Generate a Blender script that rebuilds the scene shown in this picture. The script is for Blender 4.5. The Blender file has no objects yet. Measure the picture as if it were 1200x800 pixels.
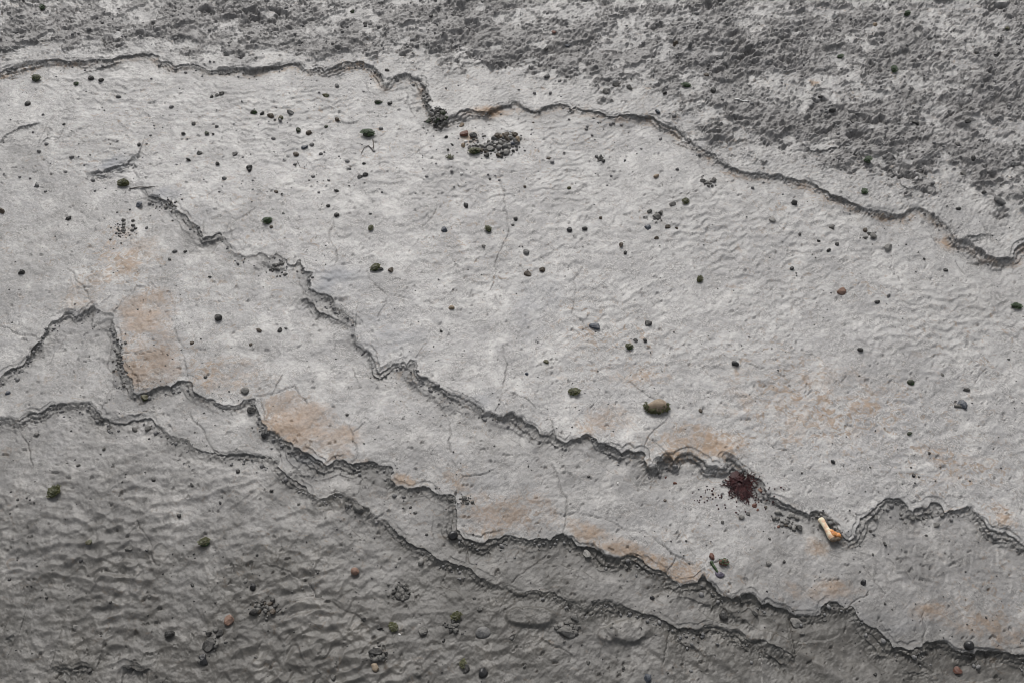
import bpy, math, random
import numpy as np
from mathutils import Vector, Matrix

# ------------------------------------------------------------------ camera, sky, sun, exposure
SC = bpy.context.scene
COL = SC.collection
CAM_H, PITCH, LENS = 4.0, math.radians(51.0), 35.0
FPX = LENS / 36.0 * 1200.0
cam_data = bpy.data.cameras.new('camera')
cam_data.lens = LENS; cam_data.sensor_width = 36.0; cam_data.sensor_fit = 'HORIZONTAL'
cam_data.clip_start = 0.05; cam_data.clip_end = 600.0
cam = bpy.data.objects.new('camera', cam_data); COL.objects.link(cam)
cam.location = (0, 0, CAM_H); cam.rotation_euler = (math.pi/2 - PITCH, 0, 0)
SC.camera = cam

SUN_EL, SUN_AZ = math.radians(44), math.radians(-7)      # azimuth from +Y towards +X
world = bpy.data.worlds.new('World'); SC.world = world; world.use_nodes = True
wn, wl = world.node_tree.nodes, world.node_tree.links
wn.clear()
sky = wn.new('ShaderNodeTexSky'); sky.sky_type = 'NISHITA'; sky.sun_disc = False
sky.sun_elevation = SUN_EL; sky.sun_rotation = SUN_AZ; sky.dust_density = 4.0; sky.air_density = 1.0; sky.ozone_density = 1.0
hs = wn.new('ShaderNodeHueSaturation'); hs.inputs['Saturation'].default_value = 0.19   # overcast: grey cloud light
bg = wn.new('ShaderNodeBackground'); bg.inputs['Strength'].default_value = 0.12
wo = wn.new('ShaderNodeOutputWorld')
wl.new(sky.outputs[0], hs.inputs['Color']); wl.new(hs.outputs[0], bg.inputs['Color']); wl.new(bg.outputs[0], wo.inputs[0])
sun_data = bpy.data.lights.new('sun', 'SUN'); sun_data.energy = 1.5; sun_data.angle = math.radians(18)
sun_data.color = (1.0, 0.968, 0.935)
sun = bpy.data.objects.new('sun', sun_data); COL.objects.link(sun)
sd = Vector((math.sin(SUN_AZ)*math.cos(SUN_EL), math.cos(SUN_AZ)*math.cos(SUN_EL), math.sin(SUN_EL)))
sun.rotation_euler = sd.to_track_quat('Z', 'Y').to_euler()
sun.location = sd * 30
SC.view_settings.view_transform = 'Standard'; SC.view_settings.look = 'None'
SC.view_settings.exposure = 0.14; SC.view_settings.gamma = 1.0; SC.view_settings.use_curve_mapping = False

SC.cycles.filter_width = 0.9; SC.cycles.use_denoising = True

# ------------------------------------------------------------------ photo pixel (1200 x 800) -> ground
CP, SP = math.cos(PITCH), math.sin(PITCH)
def ground(u, v, z=0.0):
    dx = (np.asarray(u, float) - 600.0) / FPX; dv = (np.asarray(v, float) - 400.0) / FPX
    dy = CP - SP * dv; dz = -SP - CP * dv
    t = (z - CAM_H) / dz
    return dx * t, dy * t
def mpp(y): return (y * CP + CAM_H * SP) / FPX              # metres across one photo pixel at ground row y

# ------------------------------------------------------------------ noise
_r = np.random.RandomState(7)
PERM = np.concatenate([_r.permutation(256)] * 2).astype(np.int32)
GA = _r.rand(256) * 2 * np.pi
GX, GY = np.cos(GA).astype(np.float32), np.sin(GA).astype(np.float32)
def gn(x, y, seed=0):
    x = np.asarray(x, np.float32) + np.float32(seed * 17.31); y = np.asarray(y, np.float32) + np.float32(seed * 9.77)
    xf = np.floor(x); yf = np.floor(y)
    xi = xf.astype(np.int32) & 255; yi = yf.astype(np.int32) & 255
    fx = x - xf; fy = y - yf
    u = fx*fx*fx*(fx*(fx*6-15)+10); w = fy*fy*fy*(fy*(fy*6-15)+10)
    x1 = (xi + 1) & 255; y1 = (yi + 1) & 255
    a = PERM[xi]; b = PERM[x1]
    g00 = PERM[a + yi]; g10 = PERM[b + yi]; g01 = PERM[a + y1]; g11 = PERM[b + y1]
    n00 = GX[g00]*fx + GY[g00]*fy; n10 = GX[g10]*(fx-1) + GY[g10]*fy
    n01 = GX[g01]*fx + GY[g01]*(fy-1); n11 = GX[g11]*(fx-1) + GY[g11]*(fy-1)
    p = n00 + u*(n10-n00); q = n01 + u*(n11-n01)
    return (p + w*(q-p)) * np.float32(1.5)                  # about -1..1
def fbm(x, y, octs=4, seed=0, gain=0.5, lac=2.03):
    s = 0; a = 1.0
    for k in range(octs):
        s = s + np.float32(a) * gn(x, y, seed + k); x = x*np.float32(lac); y = y*np.float32(lac); a *= gain
    return s
def sstep(a, b, x):
    t = np.clip((x - a) / (b - a), 0, 1); return t*t*(3-2*t)

# ------------------------------------------------------------------ ground grid, denser near the viewpoint
def rows_y():
    vs = np.concatenate([np.arange(872, 235, -1.25), np.arange(235, -66, -0.86)])
    y = ground(600, vs)[1]
    near = y[0] - np.cumsum(np.geomspace(0.006, 0.55, 42))
    far = y[-1] + np.cumsum(np.geomspace(0.016, 55.0, 70))
    return np.concatenate([near[::-1], y, far]).astype(np.float64)
def cols_a():
    a = np.arange(-100, 1301, 1.16) / FPX - 600.0 / FPX
    e = np.cumsum(np.geomspace(0.0012, 0.5, 48))
    return np.concatenate([a[0] - e[::-1], a, a[-1] + e])
YR = rows_y(); AC = cols_a()
DEP = np.maximum(YR * CP + CAM_H * SP, 1.2)
NJ, NI = len(YR), len(AC)
X = (AC[None, :] * DEP[:, None]); Y = np.repeat(YR[:, None], NI, 1)
X32, Y32 = X.astype(np.float32), Y.astype(np.float32)

def window(xa, xb, ya, yb):
    j0, j1 = np.searchsorted(YR, ya), np.searchsorted(YR, yb)
    if j1 <= j0: return None
    d0, d1 = DEP[j0], DEP[j1-1]
    i0 = np.searchsorted(AC, min(xa/d0, xa/d1)); i1 = np.searchsorted(AC, max(xb/d0, xb/d1))
    if i1 <= i0: return None
    return slice(j0, j1), slice(i0, i1)

def parity(px, py):
    cnt = np.zeros((NJ, NI + 1), np.int8)
    n = len(px)
    for k in range(n):
        x0, y0, x1, y1 = px[k], py[k], px[(k+1) % n], py[(k+1) % n]
        if y0 == y1: continue
        if y0 > y1: x0, y0, x1, y1 = x1, y1, x0, y0
        j0, j1 = np.searchsorted(YR, y0), np.searchsorted(YR, y1)
        if j1 <= j0: continue
        js = np.arange(j0, j1)
        xc = x0 + (YR[js] - y0) / (y1 - y0) * (x1 - x0)
        ii = np.searchsorted(AC, xc / DEP[js])
        cnt[js, ii] ^= 1
    return (np.cumsum(cnt[:, ::-1], axis=1)[:, ::-1][:, 1:] % 2).astype(bool)   # points left of a crossing toggle

def nearest(px, py, amp, R, want_n=False):
    S = np.full((NJ, NI), R, np.float32); A = np.zeros((NJ, NI), np.float32)
    NX = NY = None
    if want_n: NX = np.zeros((NJ, NI), np.float32); NY = np.zeros((NJ, NI), np.float32)
    for k in range(len(px) - 1):
        x0, y0, x1, y1 = px[k], py[k], px[k+1], py[k+1]
        w = window(min(x0, x1) - R, max(x0, x1) + R, min(y0, y1) - R, max(y0, y1) + R)
        if w is None: continue
        xx = X32[w] - np.float32(x0); yy = Y32[w] - np.float32(y0)
        ex, ey = x1 - x0, y1 - y0; L2 = ex*ex + ey*ey + 1e-12
        t = np.clip((xx*np.float32(ex) + yy*np.float32(ey)) / np.float32(L2), 0, 1)
        qx = xx - t*np.float32(ex); qy = yy - t*np.float32(ey)
        d = np.sqrt(qx*qx + qy*qy)
        m = d < S[w]
        S[w] = np.where(m, d, S[w])
        A[w] = np.where(m, amp[k] + t*(amp[k+1]-amp[k]), A[w])
        if want_n:
            iv = 1/np.maximum(d, 1e-6)
            NX[w] = np.where(m, qx*iv, NX[w]); NY[w] = np.where(m, qy*iv, NY[w])
    return S, A, NX, NY

rng = random.Random(11)
def fractal(px, py, amp, rough=0.20, minlen=0.005):
    ox, oy, oa = [px[0]], [py[0]], [amp[0]]
    def sub(x0, y0, a0, x1, y1, a1):
        L = math.hypot(x1-x0, y1-y0)
        if L < minlen: ox.append(x1); oy.append(y1); oa.append(a1); return
        if L > 0.6: f = 0
        else: f = rng.uniform(-1, 1) * rough
        mx, my = (x0+x1)/2 - (y1-y0)*f, (y0+y1)/2 + (x1-x0)*f
        sub(x0, y0, a0, mx, my, (a0+a1)/2); sub(mx, my, (a0+a1)/2, x1, y1, a1)
    for k in range(len(px)-1): sub(px[k], py[k], amp[k], px[k+1], py[k+1], amp[k+1])
    return np.array(ox), np.array(oy), np.array(oa)

# ------------------------------------------------------------------ the broken ledges of the mud layers (photo pixels of the lips)
LEDGE_A = [(-140,110),(-60,96),(0,84),(12,79),(27,75),(45,72),(70,69),(90,70),(110,69),(118,68),(125,69),(150,65),(170,63),(185,65),(190,72),
 (205,78),(215,75),(235,78),(255,82),(275,80),(300,80),(315,77),(330,75),(340,72),(352,74),(356,80),(375,77),(381,83),(395,77),(405,72),
 (420,73),(432,76),(441,81),(447,89),(450,97),(453,98),(458,92),(468,87),(480,87),(490,91),(494,98),(498,107),(500,118),(505,128),(513,140),
 (525,139),(537,131),(550,127),(565,130),(572,131),(585,125),(598,121),(602,117),(608,118),(614,126),(625,130),(640,125),(655,121),(665,122),
 (668,128),(675,124),(690,129),(703,131),(713,136),(730,135),(750,136),(765,136),(772,141),(785,147),(793,150),(800,157),(810,165),(822,173),
 (835,179),(840,187),(850,192),(862,196),(867,200),(880,203),(900,205),(915,204),(930,208),(945,210),(957,215),(965,222),(975,229),(985,231),
 (1000,238),(1015,245),(1030,247),(1045,251),(1060,251),(1068,245),(1078,243),(1090,249),(1102,258),(1113,267),(1120,281),(1132,283),
 (1143,290),(1155,299),(1170,303),(1185,303),(1192,290),(1200,284),(1250,296),(1340,320)]
LEDGE_B = [(-140,175,0),(0,170,0),(45,178,0),(95,206,0),(150,208,0),(172,226,.3),(180,230,.9),(188,233,.75),(198,234,.75),(205,241,.75),(212,250,.75),(222,258,.75),(233,266,.75),
 (238,281),(250,278),(258,273),(266,282,.5),(270,292,.5),(280,297,.5),(300,298,.5),(308,295,.5),(315,302,.5),(325,296,.5),(335,303,.5),(340,310,.5),(352,303,.5),(356,316,.5),
 (366,318,.5),(362,338,.5),(375,344,.5),(388,347,.5),(392,361,.5),(405,367,.5),(412,371,.5),(415,385,.5),(417,402),(425,409),(435,418),(440,430),(445,437),(452,432),
 (462,424),(472,422),(476,427),(482,419),(488,424),(490,440),(500,442),(510,448),(520,457),(528,462),(540,464),(552,471),(562,477,1.25),(567,484,1.25),
 (580,487,1.25),(590,489,1.25),(600,484,1.25),(612,490,1.25),(622,497,1.25),(632,508,1.25),(645,509,1.25),(650,505,1.25),(655,515,1.25),(663,519,1.25),(672,514,1.25),(680,513,1.25),(686,508,1.25),(695,513,1.25),
 (700,519,1.25),(712,521,1.25),(722,525,1.25),(728,531,1.25),(736,525,1.25),(745,530,1.25),(752,528,1.25),(756,530,1.25),(757,545,1.25),(764,549,1.25),(771,547,1.25),(772,539,1.25),(782,536,1.25),(790,541,1.25),
 (797,534,1.25),(808,531,1.25),(820,536,1.25),(828,545,1.25),(840,547,1.25),(852,548,1.25),(850,534,1.25),(858,537,1.25),(865,544,1.25),(870,549,1.25),(880,555,1.25),(890,560,1.25),(896,572,1.25),(900,581,1.25),
 (912,585,1.25),(925,591,1.25),(940,598,1.25),(948,603,1.25),(955,598,1.25),(965,600,1.25),(975,608,1.25),(985,622,1.25),(996,632,1.25),(1003,622,1.25),(1008,606,1.25),(1020,600,1.25),(1030,590,1.25),(1042,583,1.25),
 (1052,583,1.25),(1062,590,1.25),(1070,600,1.25),(1075,595,1.25),(1090,588,1.25),(1100,588,1.25),(1107,600,1.25),(1120,597,1.25),(1135,592,1.25),(1140,596,1.25),(1150,606,1.25),(1160,618,1.25),
 (1170,623,1.25),(1180,622,1.25),(1190,630,1.25),(1200,638,1.25),(1250,652,1.25),(1340,680,1.25)]
LEDGE_C = [(-140,500),(-50,462),(0,443),(12,431),(22,428),(30,420),(38,407),(47,399),(55,385),(60,376),(70,372),(78,366),(88,371),(98,364),(108,357,.7),
 (118,363,.25),(132,366,.3),(131,376,.7),(135,388),(138,400),(143,420),(150,440),(155,459),(165,461),(178,457),(192,453),(200,454),(208,446),(220,445),
 (225,455),(235,463),(245,467),(258,473),(275,475),(285,468),(299,465),(297,472),(302,480),(308,495),(313,505),(325,509),(332,516),(345,526),
 (358,531),(370,538),(382,545),(392,538),(402,538),(408,543),(420,543),(432,540),(442,542),(460,548),(458,562),(465,569),(478,572),(490,570),
 (496,568),(507,574),(520,578),(532,580),(533,590),(535,600),(535,620),(540,626),(552,632),(568,636),(580,630),(590,627),(600,627),(612,629),
 (625,632),(645,633),(652,626),(660,624),(670,630),(678,639),(692,640),(702,645),(710,653),(725,654),(735,650),(748,652),(757,660),(770,666),
 (782,670),(790,680),(798,686),(810,682),(818,682),(825,671),(832,682),(840,692),(852,698),(868,701),(882,696),(892,708),(900,704),(910,711),
 (925,717),(945,720),(963,718),(968,706),(982,705),(990,712),(997,708),(1005,720),(1015,730),(1028,735),(1036,745),(1045,757),(1060,760),
 (1080,758),(1085,752),(1100,750),(1115,758),(1128,765),(1140,766),(1150,762),(1165,763),(1180,764),(1200,767),(1250,775),(1340,790)]
LEDGE_D = [(-140,512),(0,490),(12,488),(22,492),(35,482),(52,480),(60,473),(72,472),(85,471),(100,471),(108,475),(116,487),(125,490),(140,494),(155,490),
 (170,488),(180,492),(188,500),(196,507),(210,513),(222,517),(232,525),(245,529),(257,531),(272,530),(285,529),(300,532),(312,533),(325,537),
 (330,550),(340,558),(352,566),(362,575),(372,582),(385,580),(400,578),(412,584),(425,592),(434,600),(445,607),(460,617),(475,630),(490,640),
 (505,647),(515,655),(530,659),(545,663),(555,670),(562,677),(575,681),(590,686,.9),(600,688,1.15),(625,690,1.0),(650,692,.9),(660,700,1),(672,704,1.1),(682,708,1.1),
 (690,710,1.15),(697,704,1.15),(710,702,1.15),(720,706,1.15),(735,710,1.0),(750,716,1.0),(765,718,1.0),(775,724,1.15),(787,730,1.15),(798,735,1.15),(810,734,1.15),(820,737,1.15),(828,732,1.15),
 (840,732,1.15),(852,737,1.15),(865,738,1.15),(872,746,1.15),(880,752,1.15),(892,750,.9),(905,755,.4),(930,765,.2),(1000,800,0),(1100,840,0),(1340,900,0)]
SMALL = [
 ([(-40,66),(0,60),(30,53),(60,47),(88,45)], .016), ([(108,48),(125,51),(140,46),(160,40),(188,42)], .014), ([(186,52),(200,47),(215,46),(230,44)], .012), ([(290,54),(300,51),(315,52),(325,55),(340,46),(355,44),(362,47)], .014),
 ([(355,56),(360,64),(378,68),(385,62),(397,57),(420,57)], .014), ([(452,50),(456,47),(470,52),(482,57),(490,66),(496,67)], .014), ([(495,64),(510,57),(522,60),(528,67)], .012), ([(518,94),(524,86),(535,80),(555,74),(580,72)], .013),
 ([(600,70),(618,73),(640,78),(660,83)], .010), ([(680,80),(700,82),(712,96),(735,91),(750,84),(762,74)], .013), ([(760,82),(768,92),(780,96),(795,91),(820,95)], .014), ([(752,112),(765,108),(778,104)], .010), ([(798,129),(812,126),(824,121),(842,112)], .014),
 ([(832,160),(842,168),(852,172),(866,164),(884,158),(900,151)], .013), ([(915,150),(928,157),(940,164),(948,176),(960,179),(975,174),(988,170)], .014), ([(988,174),(1000,180),(1010,188),(1024,193)], .016), ([(1040,185),(1044,200),(1056,212),(1064,222),(1076,220)], .014),
 ([(1090,196),(1102,190),(1116,190),(1128,196)], .012), ([(1128,196),(1142,204),(1160,214),(1172,224)], .012), ([(740,32),(755,25),(775,28),(795,30),(812,34),(835,26)], .012), ([(910,52),(925,48),(945,56),(960,54)], .010), ([(620,30),(640,22),(660,24),(676,20)], .010), # short secondary lips: (points, height)
 ([(-20,175),(0,165),(10,155),(20,149),(35,145),(52,142)], .022), ([(66,168),(80,158),(90,150),(108,144)], .014),
 ([(42,173),(50,165),(56,160),(55,154),(62,155)], .012), ([(98,203),(110,202),(120,202),(130,197),(140,194),(155,183),(159,186)], .026),
 ([(85,86),(95,83),(108,80),(120,75),(135,72),(160,72)], .012), ([(785,700),(795,697),(805,697),(815,700),(825,705),(845,706),(852,712),(862,722),(875,726),(892,735)], .013),
 ([(345,347),(360,349),(370,363),(382,368),(395,373),(410,381),(414,392)], .016), ([(488,432),(478,444),(485,450),(500,460),(512,468),(520,474),(535,478),(548,482),(556,492)], .012),
 ([(1066,243),(1062,240),(1058,239)], .01), ([(1118,281),(1135,279),(1148,276),(1158,275),(1160,284)], .016), ([(1128,303),(1150,306),(1170,307),(1188,304)], .012),
 ([(600,735),(615,733),(632,733),(645,730),(650,722)], .012), ([(700,751),(718,748),(742,750),(756,744),(760,735)], .010),
 ([(880,758),(900,765),(915,775),(932,780)], .014), ([(898,752),(910,757),(930,768),(934,770)], .02), ([(55,792),(66,778),(80,783),(100,780),(112,786)], .018),
 ([(135,785),(150,783),(165,786),(180,784)], .018), ([(0,748),(8,746),(14,742),(20,745)], .018), ([(1160,606),(1170,612),(1182,616),(1200,628)], .012),
 ([(1066,607),(1078,603),(1092,600),(1105,606)], .012), ([(1040,792),(1070,786),(1092,790),(1110,800)], .012), ([(790,755),(800,750),(815,756),(830,766),(845,770)], .009),
 ([(255,252),(262,250),(270,262),(283,252)], .0), ([(157,222),(170,219),(182,220)], .009), ([(115,500),(122,506)], .0), ([(300,310),(310,308),(318,311),(330,314),(342,318)], .014),
 ([(690,110),(700,118),(712,121),(730,124)], .01), ([(868,108),(880,104),(892,102)], .012), ([(1012,735),(1020,752),(1030,765),(1048,771)], .012), ([(1072,768),(1085,775),(1100,782)], .010),
 ([(332,553),(350,551),(372,553),(386,551)], .007), ([(345,584),(372,590),(398,586),(412,590)], .0), ([(120,482),(140,489),(158,487),(168,480),(185,483)], .008)]

def prep(pts, height, lift):
    u = np.array([p[0] for p in pts], float); v = np.array([p[1] for p in pts], float)
    amp = np.array([p[2] if len(p) > 2 else 1.0 for p in pts]) * height
    x, y = ground(u, v, lift)
    return x, y, amp

H = np.zeros((NJ, NI), np.float32)
SX = np.zeros((NJ, NI), np.float32); SY = np.zeros((NJ, NI), np.float32)
FACE = np.zeros((NJ, NI), np.float32)
LIPDIST = np.full((NJ, NI), 1.0, np.float32)     # signed distance to nearest big lip, + above
TREAD = np.zeros((NJ, NI), np.float32)
lam3 = gn(X32*2.7, Y32*2.7, 40) + .35*gn(X32*8, Y32*8, 41); lam4 = gn(X32*3.3, Y32*3.3, 42) + .35*gn(X32*9, Y32*9, 43)
amp_lo = gn(X32*1.7, Y32*1.7, 36); amp_hi = gn(X32*7, Y32*7, 37)
lam1 = gn(X32*3.1, Y32*3.1, 31); lam2 = gn(X32*4.3, Y32*4.3, 32); jag = gn(X32*38, Y32*38, 33)*.6 + gn(X32*90, Y32*90, 34)*.4
UPPER = {}; LINES = {}
def add_ledge(name, pts, height, Ldec, big=True):
    lift = height * 0.45 if big else height * 0.5
    x, y, amp = prep(pts, height, lift)
    if not big: amp[0] = 0; amp[-1] = 0
    fx, fy, fa = fractal(x, y, amp)
    LINES[name] = (fx, fy, fa)
    up = 60.0 if big else 1.2
    if big:
        inside = parity(np.concatenate([[fx[0]-150], fx, [fx[-1]+150, fx[-1]+150, fx[0]-150]]), np.concatenate([[fy[0]], fy, [fy[-1], 160, 160]]))
    else:
        inside = parity(np.concatenate([fx, fx[::-1]]), np.concatenate([fy, fy[::-1] + up]))
    UPPER[name] = inside
    Rn = 0.11 if big else 0.07
    Sn, An, nx, ny = nearest(fx, fy, fa, Rn, True)
    if big:
        Sf, Af, _, _ = nearest(x, y, amp, 1.1)
    else:
        Sf, Af, _, _ = nearest(x, y, amp, .4)
    near = Sn < Rn * 0.97
    d = np.where(near, Sn, np.maximum(Sf, Rn*.9)); A = np.where(near, An, Af)
    s = np.where(inside, d, -d)
    dec = np.exp(-np.abs(s) / Ldec)
    # laminated edge: three thin beds stepping back one under the other, broken to different heights along the lip
    A = A * np.clip(.68 + .60*amp_lo + .45*amp_hi, .50, 1.35)
    k = np.clip(A / 0.024, 0.35, 1.5)
    o1 = 0.003 + k*(0.010 + 0.020*lam1 + 0.007*jag); o2 = o1 + k*(0.014 + 0.026*lam2 - 0.008*jag)
    o1 = np.maximum(o1, 0.001); o2 = np.maximum(o2, o1)
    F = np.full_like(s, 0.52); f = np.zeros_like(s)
    sg = np.where(inside, 1, -1)
    global SX, SY
    g1 = sstep(-.05, .12, lam3) * near; g2 = sstep(-.1, .1, lam4) * near; g3 = sstep(-.15, .1, -lam4 + .3*amp_hi) * near
    u1 = -(.006 + .016*np.abs(lam1 + .35*amp_hi) + .004*jag); u2 = -(.018 + .030*np.abs(lam2 + .3*lam3) + .005*jag); o3 = o2 + .012 + .035*np.abs(lam3) + .006*jag
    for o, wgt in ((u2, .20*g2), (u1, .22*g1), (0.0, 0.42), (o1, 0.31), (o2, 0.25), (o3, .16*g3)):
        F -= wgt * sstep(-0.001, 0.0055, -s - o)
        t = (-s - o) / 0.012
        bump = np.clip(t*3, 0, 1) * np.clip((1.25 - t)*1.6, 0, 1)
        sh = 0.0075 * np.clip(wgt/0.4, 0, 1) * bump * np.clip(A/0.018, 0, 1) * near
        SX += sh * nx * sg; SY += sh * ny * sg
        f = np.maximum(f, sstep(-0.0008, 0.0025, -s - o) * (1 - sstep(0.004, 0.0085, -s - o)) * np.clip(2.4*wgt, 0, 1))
    tread = sstep(0, .004, -s) * (1 - sstep(0, .02, -s - o2 - .004)) * near * np.clip(A/.012, 0, 1)
    global TREAD
    TREAD = np.maximum(TREAD, tread)
    # a shallow scour at the foot
    foot = -0.04 * np.exp(-((s + 0.035) / 0.02)**2)
    global H, FACE, LIPDIST
    H += A * (F + foot) * dec
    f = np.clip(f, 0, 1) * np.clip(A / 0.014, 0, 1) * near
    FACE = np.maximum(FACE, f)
    if big:
        m = (np.abs(s) < np.abs(LIPDIST)) & (A > .008); LIPDIST = np.where(m, s, LIPDIST)
add_ledge('a', LEDGE_A, 0.030, 0.45)
add_ledge('b', LEDGE_B, 0.025, 0.40)
add_ledge('c', LEDGE_C, 0.026, 0.35)
add_ledge('d', LEDGE_D, 0.018, 0.30)
for q, (pts, hh) in enumerate(SMALL):
    if hh > 0: add_ledge('s%d' % q, pts, hh*.95, 0.10, False)

# ------------------------------------------------------------------ hairline cracks
CRACKS = [[(585,200),(590,222),(591,245),(595,258),(593,280),(585,297),(580,312),(577,335),(575,340)], [(580,345),(586,358)],
 [(182,332),(160,336),(150,347),(141,356),(134,366)], [(108,357),(120,364),(135,366)], [(78,315),(90,330),(99,340),(105,352),(110,358)],
 [(205,385),(210,400),(214,415),(219,432),(221,445)], [(408,498),(414,510),(418,525),(418,540),(412,543)], [(425,497),(415,506)],
 [(487,420),(494,410),(500,402)], [(515,475),(522,487),(528,505),(529,530)], [(530,540),(540,552),(543,559),(570,555),(580,550)],
 [(543,559),(536,570),(533,583)], [(590,405),(590,450),(588,465),(581,484)], [(644,492),(647,498),(649,507)], [(784,489),(770,503),(757,520),(755,530)],
 [(764,517),(775,527),(785,540)], [(860,418),(880,427),(900,433)], [(647,545),(655,567),(665,585),(664,600),(660,625)],
 [(650,602),(700,607),(730,620),(755,622),(770,633),(790,650),(812,662),(825,668)], [(825,670),(829,656)], [(782,669),(792,652)],
 [(1012,663),(1025,680),(1037,696)], [(1017,693),(1003,703),(997,708)], [(935,685),(950,700),(960,708)], [(1081,720),(1081,757)],
 [(160,610),(170,625),(178,645),(185,665)], [(307,660),(340,670),(360,680),(370,700),(395,710),(424,727)],
 [(131,400),(132,450),(125,470),(118,480)], [(132,451),(150,450)], [(222,482),(235,500),(245,520),(255,530)], [(299,464),(318,462),(345,452)],
 [(318,462),(325,450),(337,427)], [(346,453),(360,473)], [(140,413),(160,416),(182,412)], [(152,446),(172,442),(192,438)],
 [(325,515),(328,535),(333,552)], [(421,548),(421,577)], [(430,318),(440,335),(455,345),(480,350),(507,356)], [(455,345),(450,360),(443,372)],
 [(675,320),(674,345),(671,370),(685,380)], [(510,232),(507,255),(495,265),(487,287)], [(1155,432),(1143,450)], [(738,448),(755,460),(770,470)],
 [(0,383),(12,386),(22,393),(43,396)], [(237,281),(239,262),(242,248)], [(269,268),(275,284)], [(265,272),(282,257),(300,245),(320,247)], [(822,430),(830,440)],
 [(600,462),(618,470),(628,480)], [(845,657),(830,665)], [(900,520),(925,528)], [(390,255),(391,290),(393,312)], [(440,608),(450,600)], [(25,510),(35,530),(38,545)],
 [(543,635),(550,660)], [(600,682),(625,662),(640,650)], [(785,735),(783,750),(778,775)], [(635,748),(655,757),(670,768)], [(1045,310),(1055,330)], [(1120,305),(1128,318),(1135,325)]]
cd = np.full((NJ, NI), 0.02, np.float32)
for c in CRACKS:
    x, y = ground([p[0] for p in c], [p[1] for p in c]); fx, fy, fa = fractal(x, y, np.ones(len(x)), 0.12, 0.012)
    S, _, _, _ = nearest(fx, fy, fa, 0.02); cd = np.minimum(cd, S)
CRK = (np.exp(-(cd / 0.0025)**2) * np.clip(.85 + .8*gn(X32*9, Y32*9, 39), .15, 1)).astype(np.float32)

# ------------------------------------------------------------------ regions given in photo pixels
def region(pts, soft=0.05):
    x, y = ground([p[0] for p in pts], [p[1] for p in pts])
    return parity(x, y)
def soft_region(pts, soft):
    x, y = ground([p[0] for p in pts], [p[1] for p in pts])
    ins = parity(x, y); x = np.append(x, x[0]); y = np.append(y, y[0])
    S, _, _, _ = nearest(x, y, np.ones(len(x)), soft)
    return np.where(ins, 0.5 + 0.5*S/soft, 0.5 - 0.5*S/soft).astype(np.float32)
ROUGH = [(-600,110),(-140,80),(0,60),(25,54),(60,46),(90,45),(110,47),(125,50),(140,46),(160,40),(190,42),(215,46),(232,60),(260,60),(280,62),(300,50),(315,52),(325,55),(340,46),
 (355,48),(365,66),(385,62),(400,57),(425,58),(445,56),(455,47),(470,50),(485,58),(495,67),(510,57),(525,66),(560,67),(590,70),(610,72),(640,80),(660,85),
 (680,80),(700,90),(712,100),(725,92),(745,88),(760,74),(765,88),(778,96),(800,92),(818,94),(800,112),(800,128),(820,122),(840,112),(852,130),(835,150),
 (840,165),(855,170),(875,160),(900,150),(915,150),(930,158),(945,172),(960,179),(985,170),(1000,180),(1020,192),(1027,180),(1040,180),(1045,200),(1060,222),
 (1072,222),(1084,210),(1092,198),(1100,190),(1115,190),(1125,195),(1145,205),(1165,217),(1180,230),(1200,226),(1340,250),(1500,300)]
rx, ry = ground([p[0] for p in ROUGH], [p[1] for p in ROUGH], 0.015)
rin = parity(np.concatenate([rx, [rx[-1]+80, rx[-1]+80, rx[0]-80, rx[0]-80]]), np.concatenate([ry, [ry[-1], 140, 140, ry[0]]]))
rS, _, _, _ = nearest(rx, ry, np.ones(len(rx)), 0.6)
rsd = np.where(rin, rS, -rS)
nb = fbm(X32*5.0, Y32*5.0, 4, 50, .6)
nlow = fbm(X32*1.8 + .5*nb, Y32*2.4 + .3*nb, 3, 45, .6)
nsm = fbm(X32*14, Y32*17, 3, 47, .6)
crust_f = rsd*2.8 + nb*0.60 + .14*nsm
deep = .10 + 1.05*nlow + .66*nb + .16*nsm                       # bare pale mud shows where the crust has flaked off
crust_f = np.where(rsd > .10, np.minimum(crust_f, deep + np.clip(.5 - 1.5*(rsd-.1), 0, 1)), crust_f)
CR = sstep(0.0, 0.022, crust_f).astype(np.float32)
UPA = UPPER['a']; UPB = UPPER['b']; UPC = UPPER['c']; UPD = UPPER['d']
CR *= UPA * sstep(.03, .12, LIPDIST)
n20 = fbm(X32*11, Y32*15, 5, 60, .66)
n60 = fbm(X32*60, Y32*75, 3, 64, .6)
def terr(n, k, w=.16):                                         # flaky beds: noise cut into thin steps
    q = n*k; f = np.floor(q); return (f + sstep(1-w, 1, q - f))/k
n30 = gn(X32*30, Y32*24, 64)
fl1 = fbm(X32*3.7 + .5*nb, Y32*4.4 + .5*nb, 4, 67, .58); fl2 = fbm(X32*16, Y32*14, 2, 57, .55)
gully = 1 - sstep(0, .07, np.abs(fbm(X32*4.6, Y32*5.6, 4, 74, .6)))
rel = np.clip(.60 + .8*nlow + .3*nb, .3, 1.3)
H += CR * (0.011 + rel*(0.027*terr(fl1, 4.5) + 0.010*terr(fl2 + .4*fl1, 3.5) - 0.010*gully) + 0.0026*n30)
near_rough = np.clip(1 + rsd/0.25, 0, 1) * UPA * (1 - CR)
flk = sstep(.32, .40, n20 + .3*nb) * near_rough
H += flk * 0.010 + near_rough * (0.004 * n30 + .012*np.maximum(terr(fl2, 2.5), 0))
CR = np.maximum(CR, flk*.8)

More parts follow.
